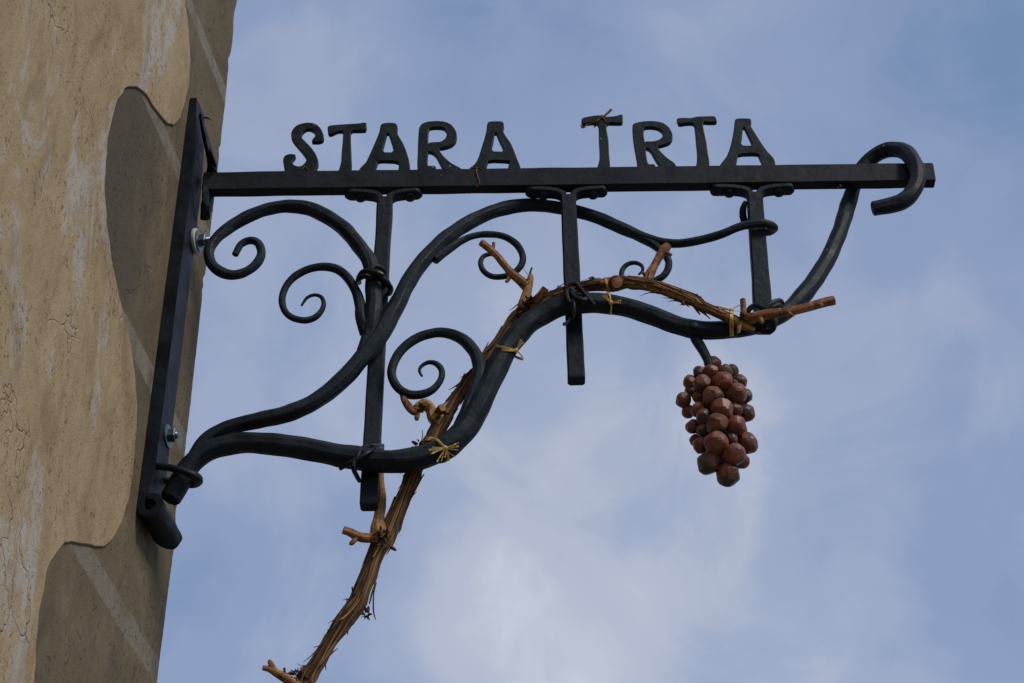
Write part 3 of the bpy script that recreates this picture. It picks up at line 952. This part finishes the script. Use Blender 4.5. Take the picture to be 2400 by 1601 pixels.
# ------------------------------------------------------------------ grape bunch of forged iron balls
gy = -0.020
stem_path = px_path([(480, 930, 42, -.010), (515, 1000, 46, -.014), (570, 1090, 45, -.017), (625, 1200, 42, -.020), (650, 1290, 40, -.020)], 'q5')
bunch = thing('grape_bunch', P(*Z('q6', 560, 360), gy), 'rust-red faceted metal grape bunch hanging below the iron rod', 'grapes')
ax_path = stem_path + px_path([(560, 600, 30, -.020), (580, 900, 28, -.020), (600, 1250, 20, -.020)], 'q6')
rod('stem', ax_path, bunch, 'iron', seed=21, jit=0.05)
GR = [(512, 374, 68, .3), (495, 437, 60, -.2), (393, 442, 54, .0), (622, 442, 64, -.1), (682, 432, 56, .6), (302, 532, 58, .2), (420, 550, 74, -.7), (602, 532, 84, -.9), (760, 527, 60, .2), (712, 548, 40, .1),
      (735, 637, 82, -.8), (812, 660, 58, .3), (385, 668, 52, -.2), (515, 670, 86, -.95), (242, 697, 62, .0), (305, 612, 46, .4), (288, 800, 54, .3), (385, 787, 64, -.5), (595, 785, 88, -1.05), (712, 787, 62, -.5),
      (818, 815, 70, .1), (432, 852, 68, -.8), (330, 942, 58, -.1), (550, 920, 90, -1.1), (722, 930, 84, -.8), (425, 972, 50, -.6), (350, 1065, 46, .2), (402, 1112, 66, -.3), (540, 1096, 95, -1.1),
      (685, 1055, 52, -.7), (828, 1096, 86, -.1), (705, 1196, 90, -.9), (775, 1256, 62, .1), (472, 1276, 92, -.5), (650, 1376, 96, -.4), (600, 1290, 66, .1), (770, 970, 52, .1),
      (500, 560, 90, .5), (640, 660, 95, .5), (480, 780, 95, .55), (660, 800, 95, .55), (560, 900, 100, .6), (640, 1030, 100, .5), (480, 1050, 90, .55), (600, 1170, 95, .5), (560, 470, 75, .5),
      (400, 600, 70, .8), (600, 560, 75, 1.0), (740, 740, 75, .8), (480, 760, 80, 1.1), (640, 900, 80, 1.0), (430, 960, 75, .8), (560, 1100, 80, 1.0), (700, 1120, 70, .7), (610, 1240, 70, .7), (500, 480, 60, .8)]
for k, (x, y, r, d) in enumerate(GR):
    c = P(*Z('q6', x, y), gy + d * 0.036)
    R = ZR('q6', r) * pix_m(c) * 1.23
    rng = random.Random(k + 3)
    # sphere hammered by a few flats
    nu, nvv = 24, 14
    flats = []
    for i in range(26):
        q = Vector((rng.gauss(0, 1), rng.gauss(0, 1), rng.gauss(0, 1))).normalized()
        flats.append((q, rng.uniform(.87, .95)))
    rot = Matrix.Rotation(rng.uniform(0, 3), 3, 'X') @ Matrix.Rotation(rng.uniform(0, 3), 3, 'Z')

    def pt(q):
        q = rot @ q
        s = 1.02
        for fn, fd in flats:
            dd = q.dot(fn)
            if dd > 0.2: s = min(s, fd / dd)
        return c + q * (R * s)
    rings = []
    for i in range(1, nvv):
        a = pi * i / nvv
        rings.append([pt(Vector((sin(a) * cos(2 * pi * j / nu), sin(a) * sin(2 * pi * j / nu), cos(a)))) for j in range(nu)])
    vv, ff = loft(rings, True, False)
    vv.append(pt(Vector((0, 0, 1))))
    vv.append(pt(Vector((0, 0, -1))))
    n0 = len(vv)
    for j in range(nu):
        ff.append((n0 - 2, (j + 1) % nu, j))
        ff.append((n0 - 1, (nvv - 2) * nu + j, (nvv - 2) * nu + (j + 1) % nu))
    mesh_obj('grape', vv, [tuple(reversed(q)) for q in ff], 'grape', bunch, 13)

# ------------------------------------------------------------------ the grapevine
vine = thing('grapevine', (-0.5, 0.0, 0.0), 'pruned brown grapevine with shaggy bark trained along the iron rod', 'vine')


def woody(name, path, parent, mat, ridge=0.10, sides=20, step=0.005, seed=0, twist=3.0, knob=0.0, cut=True, fibk=1.0, ends=(0.93, 0.93)):
    pts = catmull(path, step)
    fr = frames(pts, Vector((0, -1, 0)))
    rings, fib = [], []
    L = 0.0
    r0 = sum(p[3] for p in path) / len(path)
    for i, (c, t, nv, bv) in enumerate(fr):
        if i: L += (c - fr[i - 1][0]).length
        r = pts[i][3]
        g = 1 + 0.08 * noise.noise(Vector((L * 30, seed, 1))) + knob * max(0, noise.noise(Vector((L * 18, seed, 8)))) * 1.2
        ring = []
        for k in range(sides):
            a = 2 * pi * k / sides
            b = a + L * twist
            q = Vector((cos(b) * 1.7, sin(b) * 1.7, L * 5 + seed * 9))
            h = 1 + ridge * (noise.noise(q) + 0.8 * noise.noise(q * 2.7)) + ridge * 0.5 * noise.noise(Vector((cos(a) * 4, sin(a) * 4, L * 60 + seed)))
            ring.append(c + (nv * cos(a) + bv * sin(a)) * (r * g * h))
            fib.append((cos(b) * fibk * 0.3, sin(b) * fibk * 0.3, L * 1.0 + seed * 3))
        rings.append(ring)
    vv, ff = loft(rings, True, False)
    cm = None
    n = sides
    nf = len(ff)
    ff.append(tuple(range(n - 1, -1, -1)))
    ff.append(tuple(range((len(rings) - 1) * n, len(rings) * n)))
    if cut:
        cm = (['cut'], {nf + 1: 1})
    return mesh_obj(name, vv, ff, mat, parent, 55, fib, cm), fr, pts


def vp(rows, zk):
    return px_path(rows, zk)


tr = [(-0.50, 0.02, -0.05, .020), (-0.51, 0.00, 0.4, .018), (-0.47, -0.01, 1.0, .017), (-0.50, 0.00, 1.7, .017), (-0.47, 0.03, 2.3, .017), (-0.455, 0.045, 2.9, .0165)]
trunk1 = tr + vp([(440, 1620, 54, .05), (482, 1540, 56, .05), (565, 1410, 47, .045), (650, 1270, 45, .04), (735, 1140, 52, .036), (825, 1020, 56, .034), (872, 900, 50, .032), (922, 780, 50, .030), (968, 660, 55, .028),
                  (1020, 560, 68, .026), (1072, 460, 56, .022), (1118, 360, 50, .020), (1160, 260, 48, .018), (1205, 160, 48, .016), (1245, 50, 48, .014)], 'q7')
trunk2 = vp([(345, 1260, 52, .014), (420, 1130, 50, .013), (490, 1010, 48, .012), (545, 905, 56, .012), (610, 810, 44, .012), (680, 700, 38, .011), (745, 605, 34, .010), (815, 525, 34, .009), (893, 428, 47, .007), (974, 332, 46, .003),
             (1034, 242, 47, -.001), (1085, 150, 47, -.004), (1130, 105, 42, -.007), (1180, 75, 26, -.010)], 'q3')
trunk3 = vp([(500, 850, 56, -.006), (562, 775, 64, -.010), (672, 724, 45, -.014), (784, 664, 40, -.016), (895, 614, 40, -.017), (1000, 584, 40, -.017), (1100, 562, 43, -.018), (1190, 548, 50, -.019), (1260, 547, 52, -.021)], 'q4')
trunk4 = vp([(1225, 547, 46, -.021), (1290, 547, 57, -.022), (1370, 540, 56, -.023),
             (1480, 530, 50, -.024), (1620, 545, 48, -.026), (1780, 590, 46, -.030), (1930, 645, 48, -.036), (2060, 695, 46, -.042)], 'q4') + \
    vp([(560, 690, 44, -.045), (680, 745, 42, -.047), (780, 790, 42, -.049), (870, 830, 42, -.051), (960, 880, 38, -.052), (1050, 918, 26, -.050)], 'q5')
main_o, main_fr, main_pts = woody('trunk', trunk1 + trunk2, vine, 'bark', 0.24, 26, lambda p: 0.06 if p[2] < 3.1 else 0.004, 1, 5.0, 0.15, False)
mid_o, mid_fr, mid_pts = woody('trunk', trunk3, vine, 'bark_dark', 0.20, 24, 0.004, 5, 4.0, 0.10, False)
cane_o, cane_fr, cane_pts = woody('trunk', trunk4, vine, 'bark_gold', 0.20, 24, 0.004, 2, 4.0, 0.10)

SP = [
    ('spur', 'bark', 'q7', [(1000, 560, 60, .020), (985, 500, 58, .018), (985, 420, 42, .024), (1000, 320, 34, .030), (1008, 240, 29, .034), (1002, 160, 24, .036), (1000, 80, 22, .036), (1002, -20, 22, .036), (1004, -110, 22, .036)], 'cane_tan'),
    ('spur', 'cane', 'q7', [(990, 550, 40, .012), (930, 545, 34, .012), (870, 543, 33, .008), (820, 525, 30, .004), (780, 505, 28, .0), (735, 490, 27, -.004)], 'cane'),
    ('bud', 'cane', 'q7', [(830, 545, 16, .004), (812, 565, 18, .002), (790, 585, 15, .0), (780, 592, 6, .0)], 'cane'),
    ('spur', 'cane', 'q7', [(430, 1600, 40, .04), (350, 1545, 36, .035), (300, 1515, 31, .03), (250, 1488, 27, .026), (215, 1470, 22, .022), (168, 1460, 18, .018)], 'cane'),
    ('spur', 'cane', 'q7', [(265, 1500, 20, .026), (240, 1460, 22, .022), (220, 1420, 18, .018), (212, 1408, 12, .018)], 'cane'),
    ('bud', 'bark_dark', 'q7', [(322, 1510, 10, .03), (324, 1490, 7, .028), (320, 1468, 10, .026), (320, 1460, 6, .026)], 'bark_dark'),
    ('spur', 'bark', 'q3', [(535, 900, 60, .008), (492, 868, 50, .002), (468, 812, 40, -.004), (430, 778, 44, -.008), (385, 795, 38, -.010), (362, 828, 34, -.012)], 'cane_tan'),
    ('spur', 'cane', 'q3', [(375, 835, 26, -.012), (340, 830, 28, -.013), (305, 790, 30, -.012), (275, 745, 26, -.010), (262, 700, 24, -.006)], 'cane'),
    ('bud', 'cane', 'q3', [(375, 845, 16, -.014), (368, 870, 18, -.014), (366, 890, 14, -.014)], 'cane'),
    ('spur', 'cane', 'q3', [(520, 860, 30, .002), (535, 820, 28, -.008), (556, 800, 25, -.020)], 'cane'),
    ('spur', 'cane_tan', 'q4', [(545, 790, 60, -.012), (560, 700, 48, -.014), (580, 620, 40, -.015), (598, 540, 36, -.015), (612, 480, 24, -.015), (612, 455, 10, -.015)], 'cane_tan'),
    ('spur', 'bark_dark', 'q4', [(598, 490, 11, -.016), (608, 440, 9, -.017), (622, 402, 9, -.018)], 'bark_dark'),
    ('spur', 'cane', 'q4', [(575, 560, 46, -.016), (520, 510, 42, -.020), (450, 455, 38, -.024), (380, 375, 34, -.028), (320, 300, 33, -.031), (250, 235, 34, -.034), (178, 180, 34, -.037)], 'cane'),
    ('bud', 'cane', 'q4', [(275, 250, 20, -.034), (285, 215, 16, -.035), (288, 182, 15, -.036)], 'cane'),
    ('bud', 'cane', 'q4', [(430, 470, 18, -.022), (415, 505, 18, -.023), (398, 525, 15, -.024)], 'cane'),
    ('spur', 'cane', 'q4', [(610, 730, 46, -.016), (660, 690, 44, -.022), (705, 635, 38, -.030), (745, 578, 33, -.038)], 'cane'),
    ('spur', 'cane', 'q4', [(1625, 530, 46, -.024), (1650, 470, 44, -.024), (1690, 390, 36, -.024), (1740, 300, 34, -.025), (1785, 240, 38, -.026), (1815, 205, 32, -.027)], 'cane'),
    ('bud', 'cane', 'q4', [(1790, 260, 18, -.028), (1820, 280, 17, -.030), (1845, 290, 13, -.031)], 'cane'),
    ('bud', 'cane', 'q4', [(1625, 470, 14, -.03), (1600, 448, 16, -.034), (1585, 442, 13, -.036)], 'cane_tan'),
    ('spur', 'cane', 'q5', [(955, 840, 34, -.052), (952, 760, 28, -.054), (948, 690, 25, -.055), (945, 635, 25, -.056)], 'cane'),
    ('spur', 'cane', 'q5', [(930, 810, 44, -.052), (1000, 808, 46, -.058), (1080, 790, 47, -.062), (1200, 768, 46, -.064), (1330, 752, 43, -.066), (1450, 728, 44, -.067), (1560, 700, 43, -.068), (1670, 668, 45, -.069), (1785, 640, 41, -.070)], 'cane'),
    ('bud', 'cane', 'q5', [(1370, 765, 22, -.074), (1390, 780, 20, -.078), (1408, 786, 13, -.080)], 'cane'),
    ('bud', 'cane', 'q5', [(1650, 680, 22, -.078), (1665, 688, 22, -.083), (1672, 692, 14, -.086)], 'cane'),
    ('bud', 'cane', 'q5', [(1110, 815, 24, -.070), (1118, 840, 22, -.073), (1122, 852, 12, -.073)], 'cane_tan'),
    ('spur', 'cane_tan', 'q5', [(915, 870, 20, -.056), (908, 910, 19, -.056), (902, 942, 12, -.055)], 'cane_tan'),
    ('bud', 'bark_dark', 'q5', [(390, 655, 20, -.045), (398, 675, 15, -.046), (403, 688, 8, -.046)], 'bark_dark'),
    ('bud', 'bark_dark', 'q7', [(1075, 610, 14, .026), (1095, 622, 12, .024), (1108, 632, 8, .024)], 'bark_dark'),
    ('bud', 'bark_dark', 'q3', [(640, 740, 10, .008), (630, 715, 8, .007), (626, 690, 8, .006)], 'bark_dark'),
]
for k, (nm, mt, zk, rows_, m2) in enumerate(SP):
    woody(nm, vp(rows_, zk), vine, m2, 0.13 if mt != 'bark' else 0.16, 14, 0.004, 20 + k, 2.0, 0.12)
# cut end of a removed branch, facing out
c0 = P(*Z('q4', 1362, 536), -.030)
for nm, mt, pr in (('scar', 'bark_dark', [(-.004, .0155), (.009, .0135), (.012, .0125), (.0125, .0105)]), ('scar', 'cut', [(.008, .0100), (.0135, .0100), (.0140, .0085)])):
    o = lathe(nm, c0, (CAM - c0).normalized() + Vector((.1, 0, .1)), pr, 18, vine, mt, 50)
    at = o.data.attributes.new('fib', 'FLOAT_VECTOR', 'POINT')
    at.data.foreach_set('vector', [x * 6 for vtx in o.data.vertices for x in vtx.co])

# knots of torn bark where the shoots leave, and loose fibres along the trunk
rng = random.Random(11)
kv, kf, kfib = [], [], []


def chip(c, d, L, wdt, up):
    b = len(kv)
    sd = d.cross(up).normalized()
    for (a, s, l) in ((0, -1, 0), (0, 1, 0), (.5, -1, .12), (.5, 1, .12), (1, -.25, .35), (1, .25, .35)):
        kv.append(c + d * (L * a) + sd * (wdt * s) + up * (l * L * .4))
        kfib.append((s * .1, 0, L * a + rng.random()))
    for (a, s, l) in ((0, 0, -.1), (.5, 0, 0)):
        kv.append(c + d * (L * a) + up * (l * L - wdt * .7))
        kfib.append((0, .1, L * a))
    kf.extend([(b, b + 1, b + 3, b + 2), (b + 2, b + 3, b + 5, b + 4), (b, b + 2, b + 7, b + 6), (b + 1, b + 6, b + 7, b + 3), (b + 2, b + 4, b + 7), (b + 3, b + 7, b + 5), (b + 4, b + 5, b + 7), (b, b + 6, b + 1)])


for (zk, x, y, d, R, n) in (('q7', 1010, 520, .006, 70, 70), ('q7', 400, 1510, .035, 60, 40), ('q3', 530, 850, -.004, 60, 50), ('q3', 395, 800, -.016, 42, 40), ('q4', 570, 750, -.028, 70, 60), ('q4', 545, 530, -.02, 45, 30), ('q4', 610, 690, -.03, 45, 30),
                            ('q4', 1620, 490, -.03, 40, 26), ('q5', 965, 790, -.06, 50, 44), ('q7', 900, 1080, .03, 45, 26), ('q4', 1170, 520, -.02, 40, 24), ('q4', 1940, 640, -.04, 40, 20), ('q3', 380, 1075, .004, 40, 26)):
    c = P(*Z(zk, x, y), d)
    R = ZR(zk, R) * pix_m(c)
    for _ in range(n):
        q = Vector((rng.gauss(0, 1), rng.gauss(0, .6), rng.gauss(0, 1)))
        q = q.normalized() * R * rng.uniform(.3, .85)
        dr = (q.normalized() + Vector((rng.uniform(-1, 1), rng.uniform(-1, .2), rng.uniform(-1, 1)))).normalized()
        chip(c + q * .9, dr, rng.uniform(.003, .0085), rng.uniform(.0012, .0032), (q.normalized() + Vector((0, -.3, 0.01))).normalized())
tag(mesh_obj('bark_flakes', kv, kf, 'bark', vine, None, kfib), None, None, None, 'stuff')

fv, ff_, ffib = [], [], []
for fr, pts, n, zmin in ((main_fr, main_pts, 130, 3.1), (cane_fr, cane_pts, 50, 0), (mid_fr, mid_pts, 40, 0)):
    idx = [i for i in range(len(fr)) if fr[i][0].z > zmin]
    for _ in range(n):
        i = rng.choice(idx[:-25])
        ln = rng.randint(8, 32)
        a0 = rng.uniform(0, 2 * pi)
        lift = rng.uniform(0.0, 0.004) if rng.random() < .8 else rng.uniform(.006, .014)
        rad = rng.uniform(.0006, .0017)
        path = []
        for j in range(ln):
            k = i + j
            if k >= len(fr): break
            c, t, nv, bv = fr[k]
            aa = a0 + j * .02
            e = abs(j / ln - .5) * 2
            off = pts[k][3] * 1.06 + lift * e ** 3
            path.append((*(c + (nv * cos(aa) + bv * sin(aa)) * off), rad * (1.0 - .7 * e ** 4)))
        if len(path) < 5: continue
        f2 = frames(path[::2], Vector((0, -1, 0.2)))
        rr = path[::2]
        b = len(fv)
        for q, (c, t, nv, bv) in enumerate(f2):
            for k in range(4):
                a = k * pi / 2
                fv.append(c + nv * cos(a) * rr[q][3] + bv * sin(a) * rr[q][3] * 1.6)
                ffib.append((cos(a) * .05 + a0, sin(a) * .05, q * .01 + a0))
        for q in range(len(f2) - 1):
            for k in range(4):
                a, c2 = b + q * 4 + k, b + q * 4 + (k + 1) % 4
                ff_.append((a, c2, c2 + 4, a + 4))
# a few hair-thin dangling fibres
for zk, rows_ in (('q7', [(970, 860, 4, .02), (952, 930, 5, .018), (948, 1020, 6, .018), (952, 1080, 5, .018), (966, 1120, 3, .018)]), ('q7', [(965, 850, 4, .022), (940, 930, 7, .02), (920, 1010, 5, .022)]),
                  ('q4', [(600, 480, 3, -.02), (570, 440, 3, -.02), (550, 412, 2, -.02)]), ('q4', [(870, 665, 4, -.03), (852, 600, 4, -.034), (846, 555, 3, -.036)]),
                  ('q4', [(845, 556, 3, -.036), (890, 575, 4, -.034), (930, 580, 3, -.034)]), ('q3', [(275, 1335, 3, .0), (268, 1310, 3, .0), (264, 1290, 2, .0)]),
                  ('q4', [(440, 880, 3, -.008), (390, 950, 3, -.01), (340, 990, 2, -.012)]), ('q5', [(770, 800, 3, -.06), (880, 940, 3, -.05), (872, 985, 3, -.05)])):
    pth = catmull(px_path(rows_, zk), 0.004)
    f2 = frames(pth, Vector((0, -1, 0.2)))
    b = len(fv)
    for q, (c, t, nv, bv) in enumerate(f2):
        for k in range(4):
            a = k * pi / 2
            fv.append(c + (nv * cos(a) + bv * sin(a)) * max(.0005, pth[q][3]))
            ffib.append((cos(a) * .05, sin(a) * .05, q * .01))
    for q in range(len(f2) - 1):
        for k in range(4):
            a, c2 = b + q * 4 + k, b + q * 4 + (k + 1) % 4
            ff_.append((a, c2, c2 + 4, a + 4))
tag(mesh_obj('bark_fibres', fv, ff_, 'bark', vine, None, ffib), None, None, None, 'stuff')

# ------------------------------------------------------------------ raffia ties and dry tendrils, laid on what they bind
bpy.context.view_layer.update()


def bvh_of(objs):
    vs, fs = [], []
    for o in objs:
        b = len(vs)
        mw = o.matrix_world
        vs += [mw @ q.co for q in o.data.vertices]
        fs += [tuple(b + i for i in p.vertices) for p in o.data.polygons]
    return BVHTree.FromPolygons(vs, fs)


BV = bvh_of([rodA, main_o, mid_o, cane_o])
BL = bvh_of(letters + [o for o in sign.children if o.name.startswith('top_bar')])


def drape(tree, zk, pts, off, fall):
    """pixel polyline -> points lying on the bound surface"""
    out = []
    last = fall
    dens = []
    for a, b in zip(pts[:-1], pts[1:]):
        for j in range(5):
            dens.append((a[0] + (b[0] - a[0]) * j / 5, a[1] + (b[1] - a[1]) * j / 5))
    dens.append(pts[-1])
    for (x, y) in dens:
        d = ray(*Z(zk, x, y)).normalized()
        h = tree.ray_cast(CAM, d, 6)
        if h[0] is not None:
            q = h[0] - d * off
            last = q.y
        else:
            q = P(*Z(zk, x, y), last)
        out.append(q)
    ys = [q.y for q in out]
    for i in range(len(out)):                      # smooth the depth
        yy = sum(ys[max(0, i - 2):i + 3]) / len(ys[max(0, i - 2):i + 3])
        yy = min(yy, ys[i])
        d = ray(*Z(zk, *dens[i]))
        out[i] = CAM + d * ((yy - CAM.y) / d.y)
    return out


def ribbon(name, pts, hw, parent, mat='raffia', th=0.0005):
    path = [(*p, 0) for p in pts]
    vv, fc, fb = [], [], []
    fr = frames(path, (CAM - pts[0]).normalized())
    rings = []
    for i, (c, t, nv, bv) in enumerate(fr):
        h = (hw[0] + (hw[1] - hw[0]) * i / (len(fr) - 1)) * 0.8
        rings.append(box_ring(c, bv, h, nv, th, th * .4))
    vv, fc = loft(rings)
    fb = [(((k % 8) - 4) * .03, 0, (k // 8) * .01) for k in range(len(vv))]
    return mesh_obj(name, vv, fc, mat, parent, 40, fb)


def tie(zk, knot, label, bands, tails, wrap):
    d = ray(*Z(zk, *knot)).normalized()
    h = BV.ray_cast(CAM, d, 6)
    kc = (h[0] if h[0] is not None else P(*Z(zk, *knot), -.045)) - d * .004
    t = thing('raffia_tie', kc, label, 'raffia tie', 'raffia ties on the vine')
    for pts, w0, w1 in bands:
        ribbon('band', drape(BV, zk, pts, .003, kc.y), (w0, w1), t)
    for pts, w0, w1 in tails:
        q = drape(BV, zk, pts, .004, kc.y)
        n = len(q)
        q = [p - d * (.010 * (i / n) ** 1.5 * rng.uniform(.5, 1)) for i, p in enumerate(q)]
        ribbon('tail', q, (w0, w1), t)
    back = []                                     # the band round the back of rod and vine
    for (x, y, yy) in wrap:
        back.append((*P(*Z(zk, x, y), yy), 0))
    if back:
        ribbon('band', [Vector(b[:3]) for b in catmull(back, .006)], (.003, .003), t)
    lathe('knot', kc + d * .003, -d, [(-.002, .003), (0, .0046), (.003, .0044), (.005, .002)], 8, t, 'raffia', 60)


tie('q3', (575, 1097), 'raffia bow with many splayed ends on the lowest bend of the rod', [([(425, 1028), (470, 1024), (520, 1040), (555, 1075), (575, 1097)], .0034, .0026), ([(430, 1040), (500, 1030), (545, 1065), (575, 1095)], .0018, .0018)],
    [([(575, 1097), (520, 1105), (455, 1112)], .0012, .0022), ([(575, 1100), (520, 1118), (470, 1140)], .0012, .0020), ([(575, 1095), (520, 1095), (480, 1092)], .001, .0012), ([(575, 1095), (625, 1080), (672, 1060)], .0012, .0018),
     ([(575, 1096), (630, 1092), (675, 1085)], .0012, .0022), ([(575, 1098), (630, 1108), (668, 1112)], .001, .0018), ([(575, 1100), (600, 1130), (648, 1165)], .0009, .0010),
     ([(575, 1102), (548, 1145), (515, 1198)], .0014, .0016), ([(575, 1102), (560, 1150), (548, 1192)], .0008, .0009), ([(577, 1102), (595, 1145), (600, 1192)], .0016, .0030), ([(577, 1104), (580, 1140), (572, 1170)], .0008, .0012)],
    [(425, 1028, .022), (440, 1120, .034), (520, 1200, .020), (590, 1196, -.03)])
tie('q3', (1095, 380), 'raffia tie with two upright ends, halfway up the steep rod', [([(952, 346), (1000, 356), (1050, 366), (1095, 380)], .0026, .0022), ([(990, 374), (1040, 380), (1095, 381)], .0020, .0020), ([(1095, 380), (1120, 400), (1140, 425), (1148, 446)], .0014, .0018)],
    [([(1095, 380), (1112, 345), (1130, 304)], .0013, .0020), ([(1095, 380), (1120, 350), (1152, 318)], .0012, .0014), ([(1095, 378), (1118, 342), (1142, 306)], .001, .0014)],
    [(952, 346, .014), (1010, 380, .030), (1100, 430, .016), (1148, 446, -.02)])
tie('q4', (1315, 707), 'thin raffia tie beside the sawn branch scar on the crest of the rod', [([(1270, 500), (1280, 550), (1295, 610), (1308, 660), (1315, 707)], .0026, .0016), ([(1315, 707), (1318, 750), (1310, 812)], .0014, .0024)],
    [([(1315, 707), (1280, 680), (1240, 645)], .0012, .0016), ([(1313, 703), (1292, 672), (1272, 640)], .0012, .0014), ([(1313, 705), (1285, 678), (1255, 640)], .001, .001), ([(1315, 707), (1360, 708), (1402, 710)], .0012, .0020),
     ([(1316, 705), (1360, 698), (1400, 688)], .001, .0014)],
    [(1270, 500, -.004), (1275, 560, .012), (1295, 720, .012), (1310, 812, -.012)])
tie('q5', (840, 735), 'raffia tie hanging as a flat loop near the end of the vine', [([(840, 735), (838, 800), (836, 870), (845, 972)], .0024, .0048), ([(846, 735), (850, 800), (852, 870), (850, 970)], .0016, .0026)],
    [([(840, 735), (800, 728), (725, 714)], .0014, .0020), ([(838, 730), (780, 715), (700, 695)], .001, .0014), ([(842, 725), (880, 705), (920, 684)], .0010, .0008), ([(845, 732), (880, 738), (912, 746)], .0006, .0005)],
    [(840, 735, -.050), (850, 790, -.010), (850, 900, .006), (848, 972, -.014)])


def tendril(label, runs, group='dry tendrils left on the sign'):
    t = None
    for zk, rows_, hang_ in runs:
        pts = []
        last = LY
        for (x, y, r) in rows_:
            d = ray(*Z(zk, x, y)).normalized()
            h = BL.ray_cast(CAM, d, 6)
            rm = max(0.0009, ZR(zk, r) * pix_m(P(*Z(zk, x, y))))
            if h[0] is not None:
                q = h[0] - d * (rm + .0008)
                last = q.y
            else:
                q = P(*Z(zk, x, y), last)
            pts.append((*q, rm))
        if t is None:
            t = thing('dry_tendril', pts[0][:3], label, 'tendril', group)
        pt_ = catmull(pts, .003)
        fr = frames(pt_, Vector((0, -1, .1)))
        rings = [[c + (nv * cos(k * pi / 3) + bv * sin(k * pi / 3)) * pt_[i][3] for k in range(6)] for i, (c, tt, nv, bv) in enumerate(fr)]
        vv, fc = loft(rings)
        mesh_obj('strand', vv, fc, 'tendril', t, 60, [(cos(k) * .05, sin(k) * .05, k * .002) for k in range(len(vv))])


tendril('dry twig and tendril wound round the first T of TRTA', [
    ('a5', [(848, 90, 11), (820, 118, 10), (785, 145, 9), (755, 162, 7), (735, 185, 6), (730, 215, 6), (712, 226, 6)], 0),
    ('a5', [(775, 135, 6), (790, 160, 5), (808, 185, 5), (822, 205, 5), (820, 218, 4)], 0),
    ('a5', [(612, 212, 7), (618, 232, 7), (640, 228, 5), (660, 205, 5), (690, 198, 5), (735, 180, 5), (760, 158, 5)], 0)])
tendril('short curled tan tendril at the foot of the letter S', [('a4', [(255, 645, 4), (262, 658, 5), (278, 648, 5), (290, 622, 5), (305, 638, 5), (328, 660, 4)], 0)])
tendril('thin pale strand hanging over the bar under the last A of STARA', [('a4', [(1785, 660, 3), (1820, 642, 5), (1868, 636, 6), (1868, 675, 6), (1880, 720, 6), (1893, 770, 6), (1885, 805, 4), (1860, 815, 3)], 0),
                                                                           ('a4', [(1868, 636, 4), (1890, 640, 4), (1912, 650, 3)], 0)])
